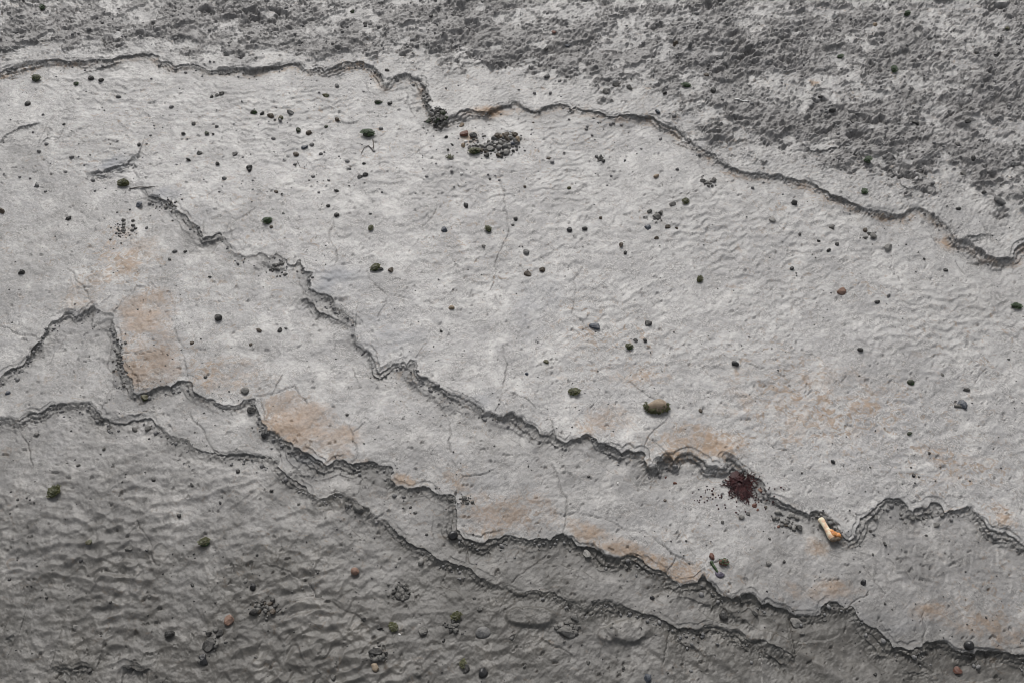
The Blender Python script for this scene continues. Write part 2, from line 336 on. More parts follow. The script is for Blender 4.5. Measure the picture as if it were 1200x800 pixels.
# ------------------------------------------------------------------ ripples and fine relief
midA = (~UPA) & UPB
def blobs(lst):
    m = np.zeros((NJ, NI), np.float32)
    for (u, v, ru, rv, st, *ang) in lst:
        x0, y0 = ground(u, v); sx = ru * mpp(y0); ya = ground(u, v - rv)[1]; yb = ground(u, v + rv)[1]; sy = (ya - yb)/2
        th = math.radians(ang[0]) if ang else 0
        R = 2.2*max(sx, sy)
        w = window(x0-R, x0+R, y0-R, y0+R)
        if w is None: continue
        dx = X32[w]-np.float32(x0); dy = Y32[w]-np.float32(y0)
        a = (dx*math.cos(th)+dy*math.sin(th))/sx; b = (-dx*math.sin(th)+dy*math.cos(th))/sy
        e = st*np.exp(-(a*a+b*b)**1.3)
        m[w] = np.maximum(m[w], e)
    return m
wv = fbm(X32*1.1, Y32*1.1, 2, 70); wv2 = fbm(X32*4.0, Y32*4.0, 2, 73)
def ripple(lam, ang, warp, aniso, seed):
    c, s = math.cos(ang), math.sin(ang)
    p = (-s*X32 + c*Y32)/np.float32(lam); q = (c*X32 + s*Y32)/np.float32(lam)
    ph = p + warp*(1.0*wv + .55*gn(q/aniso, p/2.2, seed) + .35*gn(q*.8, p*.5, seed+1))
    f = ph - np.floor(ph)
    f = 1 - f
    saw = np.where(f < .70, (f/.70)**1.25, 1 - sstep(.70, 1.0, f))   # gentle back, steep front towards the viewer
    return saw - .5
rip_mid = np.maximum(.62, blobs([(420,130,300,45,1,0),(120,130,160,45,1,0),(650,210,220,60,.9),(900,260,260,60,1),(1050,370,260,80,.9),(700,330,240,60,.45),(850,330,200,60,.7),(1150,450,150,60,.5),(300,220,200,60,.5)])) * (1 - .8*blobs([(620,470,260,90,1,-20),(520,400,160,60,.8)]))
rip_right = blobs([(1120,655,110,45,1,0),(1060,640,60,25,.8),(1180,690,80,40,.7)])
rip_low = blobs([(120,690,360,130,1),(200,570,240,50,.7),(520,760,200,70,.6),(330,760,260,90,.9),(430,690,200,70,.55),(60,590,200,60,.6),(250,600,200,50,.45),(-100,760,300,160,1)])
rip_low = np.where(UPD, 0, rip_low); n8r = fbm(X32*9, Y32*9, 2, 110)
patch = np.clip(.75 + .7*fbm(X32*1.6, Y32*1.6, 2, 77), .15, 1.25)
rm = ripple(.076, .08, 1.05, .9, 80)
H += rip_mid * midA * patch * (.0047*rm + .0034*ripple(.06, -.06, 1.1, .9, 82) + .0034*np.clip(1 - 2.2*np.abs(gn(X32*7 + .3*wv2, Y32*13, 83)), -.2, 1))
H += 0.0056 * rip_right * np.clip(patch + .3*n8r, .1, 1.2) * ripple(.048, -.80, 1.2, .9, 84) * (~UPB)
r1 = ripple(.072, .17, 1.15, .85, 88)
rid = 1 - np.abs(gn((X32*math.cos(.17)+Y32*math.sin(.17))*6.5, (-X32*math.sin(.17)+Y32*math.cos(.17))*13.0, 91) + .25*wv2)*2.1
rid2 = 1 - np.abs(gn((X32*.94 + Y32*.34)*9.5, (-X32*.34 + Y32*.94)*15.0, 92) + .3*wv2)*2.3
rip_low = np.clip(rip_low*1.3, 0, 1)
H += rip_low * np.clip(patch, .55, 1.2) * (0.0042*r1 + 0.0064*np.clip(rid, -.3, 1) + .0062*np.clip(rid2, -.2, 1) + .0018*gn(X32*30, Y32*34, 93))
outer = np.clip((np.abs(X32) - 2.6)/.8, 0, 1)
amp_f = np.where(UPB, 1.0, 1.25)
n8 = fbm(X32*8, Y32*9, 3, 95); n45 = fbm(X32*45, Y32*50, 3, 98, .6)
H += 0.0065*wv + np.where(rip_low > .4, .5, amp_f)*0.0028*n8 + 0.0019*n45 * np.where(UPA, 1.7, np.where(UPD, .75, 1))
# scalloped drag marks at the lower right
drag = blobs([(760,770,180,40,1),(930,790,200,40,1),(1080,790,120,30,.6)])
dq = gn((X32*.8 - Y32*.6)*4, (X32*.6 + Y32*.8)*22, 101)
H += 0.006*drag*dq
# small burrow dimples
pit = gn(X32*26, Y32*30, 104) + .5*gn(X32*70, Y32*70, 105)
pits = sstep(.72, 1.0, pit + .25*nb); H -= .007*pits
H += TREAD*(.0045*gn(X32*55, Y32*60, 106) + .005*gn(X32*110, Y32*120, 107))
H -= 0.0065*CRK
H -= np.where(UPD, 0, .00)
# broad oval flakes
def bump(u, v, ru, rv, h, ang=0):
    global H
    b = blobs([(u, v, ru, rv, 1, ang)]); H += h*sstep(.30, .55, b + .12*n45*0 + .10*n20)
bump(622, 722, 30, 13, .011); bump(738, 737, 28, 15, .008); bump(712,742,12,10,.008)
# lobes of slumped mud where slabs crumbled away
RUB = blobs([(515,140,14,11,1),(205,240,16,14,.8,-40),(138,415,7,40,.7,-75),(145,272,14,16,.7,40),(122,295,14,10,.6,40),(320,312,26,12,.5),(360,355,30,14,.5,-30),(450,440,16,8,.5),
 (600,498,24,8,.6,-35),(700,520,30,7,.6,-20),(975,618,12,14,.8),(1080,605,28,8,.6),(1180,634,20,8,.7),(980,715,26,8,.8),(1060,768,30,8,.6),(1150,772,40,8,.7,-5),(460,576,14,8,.7),(545,585,12,6,.5),
 (700,655,16,8,.5),(60,395,20,20,.5,40),(110,495,30,8,.5),(165,500,25,8,.5),(30,495,30,8,.6),(430,600,22,8,.6,-35),(500,655,30,8,.5,-30),(575,686,20,6,.5),(760,560,20,7,.4),(650,30,1,1,0)])
RUB *= np.where(LIPDIST > .01, .25, 1)
H += RUB*(.009*np.clip(n20+.2, -.3, 1) + .005*n60)

# ------------------------------------------------------------------ masks for the mud material
STAIN = blobs([(170,362,32,24,.85),(172,380,26,12,1.0),(178,425,38,28,.75),(165,442,24,14,.9),(265,440,48,24,.42),(350,497,46,30,1.0,-28),(395,512,26,16,.8),(470,562,12,7,1.0),(590,603,58,24,.55),
 (612,590,40,14,.5),(690,622,44,10,.6,-25),(745,648,46,10,.85,-22),(800,672,28,12,.8,-15),(150,300,36,36,.45,40),(95,345,32,24,.3),(120,325,20,12,.4),(712,492,30,18,.6),(745,440,40,12,.45),(690,500,18,12,.5),(820,520,60,20,.6),
 (790,535,20,10,.55),(950,470,110,55,.32),(965,692,46,16,.6),(1090,716,36,14,.5),(1150,730,45,18,.5),(1190,745,40,18,.45),(957,640,18,12,.5),(995,637,14,6,.45),(575,131,22,6,.9),(1112,284,14,9,.7),
 (1172,606,20,14,.5),(660,130,40,6,.25),(700,400,120,40,.14),(425,543,18,5,.5),(400,120,80,20,.05),(955,98,6,4,1.0),(550,160,12,9,.6),(535,560,40,20,.25),(1120,545,50,30,.25),(880,450,80,30,.2),(1175,740,60,14,.35)])
for q_, st_ in (([(136,385),(141,357),(160,337),(195,342),(208,385),(214,415),(220,444),(200,453),(165,460),(150,440)], .42),
                ([(222,450),(214,415),(240,405),(300,420),(330,445),(318,462),(299,464),(275,474),(240,464)], .20),
                ([(300,468),(318,462),(345,453),(380,480),(408,500),(418,540),(385,544),(345,526),(308,495)], .52),
                ([(458,560),(462,550),(478,556),(496,567),(478,572)], .70), ([(535,586),(560,572),(620,580),(655,590),(662,622),(600,627),(568,636),(540,626)], .36),
                ([(662,622),(672,612),(740,630),(790,662),(818,682),(798,686),(757,660),(725,654),(678,639)], .55)):
    m_ = soft_region(q_, .035); STAIN = np.maximum(STAIN, st_ * sstep(.35, .9, m_) * (~UPB) * UPC)
STAIN = np.where(UPC | UPB, STAIN, STAIN*.25)
foot_st = np.exp(-((LIPDIST + .03)/.028)**2) * (~UPA & UPB) * .35
STAIN = np.clip(np.maximum(STAIN, foot_st) * np.clip(.9 + .5*n8, .2, 1.5), 0, 1)
BLUE = blobs([(130,192,26,8,.9,15),(395,330,34,18,.8),(440,385,26,22,.6),(195,228,16,8,.8),(620,365,16,34,.5),(240,255,12,10,.6),(640,345,20,20,.4),(470,400,40,20,.4),(700,485,20,20,.25),(570,470,20,10,.5),(205,455,12,4,1),(360,538,18,6,.9),
 (1040,730,60,16,.5),(960,705,60,12,.4),(715,142,40,5,.3)])
for q_ in ([(140,355),(160,335),(195,340),(214,415),(221,446),(150,462)], [(299,464),(345,452),(408,498),(418,543),(360,532)], [(533,583),(580,550),(655,567),(660,626),(540,628)]):
    BLUE = np.maximum(BLUE, .22*soft_region(q_, .06)*(soft_region(q_, .06) > .02))
BLUE = np.clip(BLUE * np.clip(.9 + .9*n8, 0, 1.4), 0, 1)
wet_falloff = np.where(UPA, .13, np.where(UPB, .02, np.where(UPC, .17, np.where(UPD, .23, .25)))).astype(np.float32)
wet_falloff = wet_falloff + (np.clip((2.7 - Y32)/1.35, 0, .66) + np.clip((-X32 - .2)/9, 0, .06)) * np.where(UPB, 0, np.where(UPC, .42, 1)) + (.16*wv + .14*nb)*(~UPB) + (.16*np.clip(nlow + .3*nb, 0, 1) + .10*np.clip(wv, 0, 1))*midA  # wetter mud towards the near edge; the gradient also paints in vignetting
foot_shade = np.exp(-np.abs(LIPDIST + .03)/.05) * .25 * (LIPDIST < 0)  # shade below the lips, painted into the wetness mask
WET_SHADE = np.clip(wet_falloff + foot_shade, 0, 1).astype(np.float32)
del foot_shade, wet_falloff, dq, drag, pit

# ------------------------------------------------------------------ ground meshes, one per bed of mud
PX = X32 + SX; PY = Y32 + SY; PZ = H.astype(np.float32)
def normals():
    tx = np.stack([np.gradient(PX, axis=1), np.gradient(PY, axis=1), np.gradient(PZ, axis=1)], -1)
    ty = np.stack([np.gradient(PX, axis=0), np.gradient(PY, axis=0), np.gradient(PZ, axis=0)], -1)
    n = np.cross(tx, ty); n /= np.maximum(np.linalg.norm(n, axis=-1, keepdims=True), 1e-9)
    return n.astype(np.float32)
NRM = normals()

def height_at(x, y):
    j = np.searchsorted(YR, y) - 1; j = min(max(j, 0), NJ-2)
    d = DEP[j]; i = np.searchsorted(AC, x/d) - 1; i = min(max(i, 0), NI-2)
    return float(H[j:j+2, i:i+2].mean())
def at(u, v):
    z = 0.0
    for _ in range(4):
        x, y = ground(u, v, z); z = height_at(float(x), float(y))
    return float(x), float(y), z

# ---- materials
def new_mat(name):
    m = bpy.data.materials.new(name); m.use_nodes = True
    nt = m.node_tree; b = nt.nodes['Principled BSDF']
    return m, nt, b
class NT:
    def __init__(s, nt): s.nt = nt
    def n(s, t, **kw):
        o = s.nt.nodes.new(t)
        for k, v in kw.items(): setattr(o, k, v)
        return o
    def link(s, a, b): s.nt.links.new(a, b)
    def val(s, sock, v):
        if hasattr(v, 'is_output'): s.link(v, sock)
        else: sock.default_value = v
    def noise(s, vec, scale, detail=4, rough=.55, dist=0.0):
        o = s.n('ShaderNodeTexNoise'); o.inputs['Scale'].default_value = scale; o.inputs['Detail'].default_value = detail
        o.inputs['Roughness'].default_value = rough; o.inputs['Distortion'].default_value = dist
        s.link(vec, o.inputs['Vector']); return o.outputs['Fac']
    def math(s, op, a, b=0.0, c=0.0, clamp=False):
        o = s.n('ShaderNodeMath', operation=op, use_clamp=clamp)
        s.val(o.inputs[0], a); s.val(o.inputs[1], b); s.val(o.inputs[2], c); return o.outputs[0]
    def mix(s, f, a, b, blend='MIX'):
        o = s.n('ShaderNodeMix', data_type='RGBA', blend_type=blend)
        s.val(o.inputs[0], f); s.val(o.inputs[6], a); s.val(o.inputs[7], b); return o.outputs[2]
    def rng(s, x, a, b, c=0.0, d=1.0):
        o = s.n('ShaderNodeMapRange'); o.clamp = True
        s.val(o.inputs[0], x); o.inputs[1].default_value = a; o.inputs[2].default_value = b; o.inputs[3].default_value = c; o.inputs[4].default_value = d
        return o.outputs[0]
def C(r, g, b): return (r, g, b, 1.0)

def mud_material():
    m, nt, b = new_mat('estuary_mud'); N = NT(nt)
    tc = N.n('ShaderNodeTexCoord'); P = tc.outputs['Object']
    a1 = N.n('ShaderNodeAttribute', attribute_name='soil'); a2 = N.n('ShaderNodeAttribute', attribute_name='soil_extra')
    s1 = N.n('ShaderNodeSeparateColor'); s2 = N.n('ShaderNodeSeparateColor'); N.link(a1.outputs['Color'], s1.inputs[0]); N.link(a2.outputs['Color'], s2.inputs[0])
    stain, wet, crust = s1.outputs[0], s1.outputs[1], s1.outputs[2]
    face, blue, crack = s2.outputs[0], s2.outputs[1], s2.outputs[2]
    nL = N.noise(P, 1.3, 5, .6); nM = N.noise(P, 14, 6, .65, .6); nF = N.noise(P, 75, 5, .7, .8); nG = N.noise(P, 260, 3, .6)
    nK = N.noise(P, 150, 4, .7, .5); nS = N.noise(P, 42, 3, .6, .3)
    col = N.mix(N.rng(nL, .32, .68), C(.285, .280, .279), C(.395, .387, .377))
    nP = N.noise(P, 5.5, 5, .62, .8)
    col = N.mix(N.rng(nP, .47, .62, 0, .62), col, C(.225, .221, .219))
    col = N.mix(N.rng(nP, .36, .47, .7, 0), col, C(.47, .458, .442))
    col = N.mix(N.rng(nM, .42, .62, 0, .80), col, C(.205, .200, .195))
    # pale salt-like veining and small brown films
    vein = N.math('ABSOLUTE', N.math('SUBTRACT', N.noise(P, 34, 5, .68, 1.9), .5))
    col = N.mix(N.math('MULTIPLY', N.rng(vein, .0, .045, 1, 0), N.math('SUBTRACT', N.rng(nM, .36, .58, .15, .9), N.math('MULTIPLY', wet, .8), clamp=True)), col, C(.55, .535, .515))
    film = N.math('MULTIPLY', N.rng(N.math('ADD', N.noise(P, 19, 6, .68, 1.6), N.math('MULTIPLY', stain, .22)), .57, .64), N.math('ADD', N.math('MULTIPLY', stain, .8), N.rng(N.noise(P, 1.7, 3, .5), .44, .60, .15, .75), clamp=True))
    col = N.mix(film, col, C(.265, .205, .155))
    col = N.mix(N.rng(nS, .66, .74, 0, .5), col, C(.16, .155, .15))
    sn = N.math('ADD', N.math('SUBTRACT', N.noise(P, 13, 6, .68, 1.2), .5), N.math('MULTIPLY', N.math('SUBTRACT', nF, .5), .5))
    st = N.rng(N.math('ADD', stain, N.math('MULTIPLY', sn, 1.25)), .18, .95)
    st = N.math('MULTIPLY', st, N.rng(stain, .02, .12))
    col = N.mix(N.math('MULTIPLY', st, .72), col, N.mix(N.rng(nM, .35, .65), C(.36, .222, .120), C(.255, .178, .115)))
    col = N.mix(blue, col, C(.215, .220, .232))
    nC = N.noise(P, 9, 5, .65, .5)
    ccol = N.mix(N.rng(nF, .32, .68), C(.130, .124, .120), C(.205, .198, .193))
    ccol = N.mix(N.rng(nC, .50, .62, 0, .4), ccol, C(.32, .312, .308))
    ccol = N.mix(N.rng(nS, .55, .66, 0, .7), ccol, C(.065, .062, .060))
    col = N.mix(N.math('MULTIPLY', crust, .9), col, ccol)
    col = N.mix(N.math('MULTIPLY', wet, .92), col, N.mix(1.0, col, C(.20, .187, .163), 'MULTIPLY'))  # darkens wet mud, along with the foot shade and vignetting painted into it
    col = N.mix(N.math('MULTIPLY', face, .74), col, N.mix(nF, C(.045, .046, .043), C(.11, .109, .103)))  # dark broken mud on the risers, deepened to paint shade under the lips
    col = N.mix(N.math('MULTIPLY', crack, .55), col, C(.09, .085, .08))
    fine = N.math('ADD', N.rng(nF, .25, .75, .82, 1.18), N.rng(nK, .25, .75, -.10, .10))
    fine = N.mix(N.math('MULTIPLY', wet, .3), fine, C(1, 1, 1))
    col = N.mix(1.0, col, fine, 'MULTIPLY')
    N.link(col, b.inputs['Base Color'])
    r = N.math('SUBTRACT', N.rng(nP, .35, .65, .45, .60), N.math('MULTIPLY', wet, .02))
    N.link(r, b.inputs['Roughness']); b.inputs['Specular IOR Level'].default_value = .5
    hgt = N.math('ADD', N.math('MULTIPLY', nF, .55), N.math('ADD', N.math('MULTIPLY', nG, .12), N.math('MULTIPLY', N.noise(P, 30, 4, .6, .4), .8)))
    bp = N.n('ShaderNodeBump'); N.link(N.math('SUBTRACT', .60, N.math('MULTIPLY', wet, .22)), bp.inputs['Strength']); bp.inputs['Distance'].default_value = .006
    N.link(hgt, bp.inputs['Height']); N.link(bp.outputs[0], b.inputs['Normal'])
    return m
MUD = mud_material()

faces_i, faces_j = np.meshgrid(np.arange(NI-1), np.arange(NJ-1))
V00 = (faces_j*NI + faces_i)
UPf = {k: UPPER[k][:-1, :-1] | UPPER[k][1:, 1:] for k in 'abcd'}
for k in 'abcd':      # a cliff face belongs to the bed above it
    u = UPPER[k]
    UPf[k] = u[:-1, :-1] | u[1:, 1:] | u[1:, :-1] | u[:-1, 1:]
ZONE = np.where(UPf['a'], 0, np.where(UPf['b'], 1, np.where(UPf['c'], 2, np.where(UPf['d'], 3, 4))))
PLATES = [([(112,360),(141,355),(160,335),(195,340),(208,380),(214,415),(221,446),(215,490),(140,480),(122,390)], 'mud plate with two rust orange patches beside the left end of the ledge'),
 ([(221,446),(214,415),(208,385),(260,395),(337,427),(318,462),(299,464),(292,500),(215,500)], 'pale veined mud plate between the two orange plates'),
 ([(299,464),(318,462),(345,452),(362,475),(400,480),(408,498),(414,510),(418,543),(400,580),(290,520)], 'mud plate covered by one wide rust orange patch'),
 ([(418,543),(414,510),(430,480),(480,440),(515,475),(528,505),(530,540),(543,559),(533,585),(470,610),(420,580)], 'grey mud plate with an orange corner'),
 ([(533,583),(543,559),(580,550),(655,567),(665,585),(660,626),(650,660),(520,660)], 'lobed mud plate with faint orange edge')]
for q, (poly, _) in enumerate(PLATES):
    rp = region(poly)[:-1, :-1]
    ZONE = np.where(rp & (ZONE == 2), 5 + q, ZONE)

def sub_mesh(name, mask, parent=None):
    vid = V00[mask]
    quads = np.stack([vid, vid+1, vid+NI+1, vid+NI], -1).reshape(-1)
    used, inv = np.unique(quads, return_inverse=True)
    me = bpy.data.meshes.new(name); nf = len(vid)
    me.vertices.add(len(used)); me.loops.add(nf*4); me.polygons.add(nf)
    co = np.stack([PX.reshape(-1)[used], PY.reshape(-1)[used], PZ.reshape(-1)[used]], -1).astype(np.float32)
    me.vertices.foreach_set('co', co.reshape(-1))
    me.loops.foreach_set('vertex_index', inv.astype(np.int32))
    me.polygons.foreach_set('loop_start', np.arange(0, nf*4, 4, dtype=np.int32))
    me.update(calc_edges=True)
    me.polygons.foreach_set('use_smooth', np.ones(nf, bool))
    def attr(nm, r, g, b_):
        at_ = me.attributes.new(nm, 'FLOAT_COLOR', 'POINT')
        d = np.ones((len(used), 4), np.float32)
        d[:, 0] = r.reshape(-1)[used]; d[:, 1] = g.reshape(-1)[used]; d[:, 2] = b_.reshape(-1)[used]
        at_.data.foreach_set('color', d.reshape(-1))
    attr('soil', STAIN, WET_SHADE, CR); attr('soil_extra', FACE, BLUE, CRK)
    me.normals_split_custom_set_from_vertices(NRM.reshape(-1, 3)[used])
    me.materials.append(MUD)
    o = bpy.data.objects.new(name, me); COL.objects.link(o); o.parent = parent
    return o
BEDS = ['mud_bank', 'mud_shelf', 'mud_terrace', 'mud_step', 'mud_flat']
BED_LABEL = ['higher bank of mud with a dark crumbly flaking crust', 'broad pale rippled shelf of mud across the middle', 'narrow stained terrace of cracked mud plates',
             'thin smooth step of mud between two lower ledges', 'dark wet rippled mud flat at the bottom']
bed_obj = []
for q in range(5):
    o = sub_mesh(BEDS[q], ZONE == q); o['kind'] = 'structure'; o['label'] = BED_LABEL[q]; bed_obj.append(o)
for q, (_, lab) in enumerate(PLATES):
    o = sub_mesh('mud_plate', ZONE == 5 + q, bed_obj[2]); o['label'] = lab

# ------------------------------------------------------------------ stones, clods and finds
def simple_mat(name, c1, c2, rough=.7, scale=40, spec=.4, c3=None, bump=.4, silt=0.0):
    m, nt, b = new_mat(name); N = NT(nt); tc = N.n('ShaderNodeTexCoord'); P = tc.outputs['Object']
    n = N.noise(P, scale, 5, .65, .5); col = N.mix(N.rng(n, .32, .68), C(*c1), C(*c2))
    if c3: col = N.mix(N.rng(N.noise(P, scale*.6, 3, .6), .52, .62, 0, .85), col, C(*c3))
    if silt:
        ge = N.n('ShaderNodeNewGeometry'); sx_ = N.n('ShaderNodeSeparateXYZ'); N.link(ge.outputs['True Normal'], sx_.inputs[0])
        fs = N.math('MULTIPLY', N.rng(sx_.outputs[2], .55, .95), N.rng(N.noise(P, 70, 4, .65, .6), .42, .62, 0, silt))
        col = N.mix(fs, col, C(.20, .192, .18))
    N.link(col, b.inputs['Base Color']); b.inputs['Roughness'].default_value = rough; b.inputs['Specular IOR Level'].default_value = spec
    bp = N.n('ShaderNodeBump'); bp.inputs['Strength'].default_value = bump; bp.inputs['Distance'].default_value = .004
    N.link(N.noise(P, scale*2.5, 4, .6), bp.inputs['Height']); N.link(bp.outputs[0], b.inputs['Normal'])
    return m
MATS = {
 'dark': simple_mat('dark_stone', (.018,.018,.018), (.060,.057,.053), .6, 50, silt=0.45),
 'black': simple_mat('black_stone', (.012,.012,.013), (.035,.034,.035), .35, 50, .5),
 'brown': simple_mat('brown_stone', (.045,.035,.026), (.105,.082,.060), .7, 50, silt=0.45),
 'olive': simple_mat('olive_stone', (.045,.043,.020), (.10,.090,.045), .65, 50, .4, (.03,.045,.012), silt=0.35),
 'grey': simple_mat('grey_stone', (.065,.065,.065), (.155,.153,.15), .65, 50, silt=0.50),
 'pale': simple_mat('pale_stone', (.18,.173,.163), (.31,.30,.28), .7, 50),
 'tan': simple_mat('tan_stone', (.19,.145,.10), (.31,.25,.185), .7, 40, .4, (.14,.11,.075)),
 'pink': simple_mat('pinkish_stone', (.16,.095,.07), (.27,.175,.13), .7, 45, .4, (.15,.10,.08)),
 'blue': simple_mat('slate_stone', (.035,.042,.055), (.09,.10,.12), .5, 50, silt=0.40),
 'green': simple_mat('green_stone', (.020,.026,.014), (.05,.055,.035), .6, 50, .4, (.022,.060,.012), silt=0.20),
 'red': simple_mat('reddish_stone', (.085,.032,.022), (.16,.07,.045), .65, 50, silt=0.35),
 'white': simple_mat('white_chip', (.60,.59,.57), (.74,.73,.70), .5, 50),
 'clod': simple_mat('mud_clod', (.075,.072,.067), (.165,.16,.15), .8, 45, .35, silt=0.60),
 'wetclod': simple_mat('wet_mud_clod', (.022,.021,.020), (.065,.062,.058), .6, 45, .4, silt=0.30),
 'crustbit': simple_mat('crust_bit', (.10,.098,.097), (.23,.226,.225), .7, 45, .4),
 'claychip': simple_mat('clay_chip', (.12,.116,.11), (.22,.213,.20), .8, 45, .3),
 'weed': simple_mat('green_weed', (.010,.026,.006), (.032,.066,.016), .5, 60, .5),
 'oliveweed': simple_mat('olive_weed', (.022,.026,.006), (.075,.075,.02), .5, 60, .5),
 'redweed': simple_mat('red_seaweed', (.014,.005,.007), (.065,.020,.020), .62, 30, .35),
 'strand': simple_mat('dark_strand', (.05,.042,.035), (.10,.085,.07), .6, 60),
 'shellpurple': simple_mat('purple_shell', (.045,.038,.058), (.12,.11,.14), .35, 60, .5),
}
EXTRA = dict(cream=simple_mat('bone_surface', (.60,.52,.36), (.76,.70,.54), .5, 45, .4, (.62,.38,.24)),
             meat=simple_mat('orange_gristle', (.56,.20,.045), (.66,.34,.12), .45, 40, .5, (.30,.09,.03)),
             joint=simple_mat('joint_end', (.06,.045,.032), (.20,.14,.09), .6, 40, .4))

def ico(sub):
    t = (1 + 5**.5)/2
    v = [(-1,t,0),(1,t,0),(-1,-t,0),(1,-t,0),(0,-1,t),(0,1,t),(0,-1,-t),(0,1,-t),(t,0,-1),(t,0,1),(-t,0,-1),(-t,0,1)]
    f = [(0,11,5),(0,5,1),(0,1,7),(0,7,10),(0,10,11),(1,5,9),(5,11,4),(11,10,2),(10,7,6),(7,1,8),(3,9,4),(3,4,2),(3,2,6),(3,6,8),(3,8,9),(4,9,5),(2,4,11),(6,2,10),(8,6,7),(9,8,1)]
    v = [np.array(p)/np.linalg.norm(p) for p in v]
    for _ in range(sub):
        cache = {}; nf = []
        def mid(a, b):
            k = (min(a, b), max(a, b))
            if k not in cache:
                p = v[a]+v[b]; v.append(p/np.linalg.norm(p)); cache[k] = len(v)-1
            return cache[k]
        for a, b, c in f:
            x, y, z = mid(a,b), mid(b,c), mid(c,a); nf += [(a,x,z),(b,y,x),(c,z,y),(x,y,z)]
        f = nf
    return np.array(v), np.array(f)
ICO0, ICO1, ICO2 = ico(0), ico(1), ico(2)
def rock_verts(base, r, rs, planes=7, cut=.62, rough=.10):
    v = base.copy()
    for _ in range(planes):
        n = rs.normal(size=3); n /= np.linalg.norm(n); d = rs.uniform(cut, .95)
        ex = np.maximum(v@n - d, 0); v = v - ex[:, None]*n[None, :]
    f = rs.uniform(2, 4, 3); ph = rs.uniform(0, 6, 3)
    k = 1 + rough*(np.sin(v[:,0]*f[0]+ph[0]) + np.sin(v[:,1]*f[1]+ph[1]) + np.sin(v[:,2]*f[2]+ph[2]))/2 + rs.normal(0, rough*.25, len(v))
    return v*k[:, None]*r
def link_mesh(name, v, f, mat, parent=None, smooth=False):
    me = bpy.data.meshes.new(name); me.from_pydata([tuple(map(float, p)) for p in v], [], [tuple(int(i) for i in q) for q in f])
    if smooth: me.polygons.foreach_set('use_smooth', np.ones(len(me.polygons), bool))
    for mm in (mat if isinstance(mat, list) else [mat]): me.materials.append(mm)
    o = bpy.data.objects.new(name, me); COL.objects.link(o); o.parent = parent
    return o
NPR = np.random.RandomState(23)
def tag(o, label, cat, group=None, kind=None):
    o['label'] = label; o['category'] = cat
    if group: o['group'] = group
    if kind: o['kind'] = kind

def stone_mesh(name, w, kind, asp=.72, tall=.55, parent=None, angular=False):
    base = ICO2 if w > .035 else ICO1
    v = rock_verts(base[0], 1.0, NPR, 10 if angular else 5, .48 if angular else .66, .13 if angular else .08)
    v = v/np.abs(v).max(0)
    v = v*np.array([w/2, w/2*asp, w/2*tall])
    return v, base[1]
def weed_tuft(parent, w, h, kind, n=70):
    vs, fs = [], []
    for _ in range(n):
        a = NPR.uniform(0, 2*np.pi); r = math.sqrt(NPR.uniform(0, 1))*.48
        px, py = r*w*math.cos(a), r*w*.72*math.sin(a); pz = h*(1-(r/.5)**2*.75)
        L = w*NPR.uniform(.09, .20); b = NPR.uniform(0, 2*np.pi); wd = L*.45
        dx, dy = math.cos(b), math.sin(b); k = len(vs)
        vs += [(px-dy*wd, py+dx*wd, pz), (px+dy*wd, py-dx*wd, pz), (px+dx*L*.6+dy*wd*.8, py+dy*L*.6-dx*wd*.8, pz+L*.18), (px+dx*L*.6-dy*wd*.8, py+dy*L*.6+dx*wd*.8, pz+L*.18), (px+dx*L, py+dy*L, max(pz-L*.15, -.1*h))]
        fs += [(k, k+1, k+2), (k, k+2, k+3), (k+3, k+2, k+4)]
    return link_mesh('weed_tuft', vs, fs, MATS[kind], parent)

placed = []     # (u, v, object) for the automatic wording
def stone(u, v, wpx, kind, label=None, cat='pebble', name=None, asp=None, tall=None, rot=None, group=None, weed=None, smooth=None, sink=None):
    sink = NPR.uniform(.24, .44) if sink is None else sink
    x, y, z = at(u, v); w = wpx*mpp(y)
    asp = asp or NPR.uniform(.62, .95); tall = tall or NPR.uniform(.50, .78)
    ang = kind in ('clod', 'wetclod', 'claychip', 'blue') or NPR.rand() < .75
    vv, ff = stone_mesh('stone', w, kind, asp, tall, None, ang)
    nm = name or ('mud_clod' if kind in ('clod', 'wetclod') else 'clay_chip' if kind == 'claychip' else 'pebble' if wpx < 11 else 'stone')
    o = link_mesh(nm, vv, ff, MATS[kind], None, not ang if smooth is None else smooth)
    o.location = (x, y, z + w/2*tall*(1-2*sink)); o.rotation_euler = (NPR.uniform(-.15,.15), NPR.uniform(-.15,.15), NPR.uniform(0, 6.28) if rot is None else rot)
    tag(o, label or '', cat, group)
    if weed: weed_tuft(o, w*1.05, w/2*tall*1.05, weed, 34 if kind in ('red', 'pale') else 120)
    placed.append((u, v, wpx, kind, o, label))
    return o

# ---- the finds that stand out
stone(769, 477, 28, 'tan', 'largest stone, tan topped with dark mossy base, above the lower middle ledge', 'stone', 'mossy_stone', .66, .62, 0.0)
mossy = placed[-1][4]
def skirt_weed(parent, w, asp, h, n=130):
    vs, fs = [], []
    for _ in range(n):
        a = NPR.uniform(math.pi*.9, 2.1*math.pi); e = NPR.uniform(-.7, .62) if math.sin(a) < .2 else NPR.uniform(-.7, 0); ce = math.sqrt(1-e*e)*1.0; px, py = w*.5*math.cos(a)*ce, w*.5*asp*math.sin(a)*ce; pz = h*e*1.05
        L = w*NPR.uniform(.08, .18); b = a + NPR.uniform(-.9, .9); wd = L*.35; dx, dy = math.cos(b), math.sin(b); k = len(vs)
        vs += [(px-dy*wd, py+dx*wd, pz+L*.3), (px+dy*wd, py-dx*wd, pz+L*.3), (px+dx*L, py+dy*L, pz-L*.25)]; fs += [(k, k+1, k+2)]
    return link_mesh('weed_skirt', vs, fs, MATS['oliveweed'], parent)
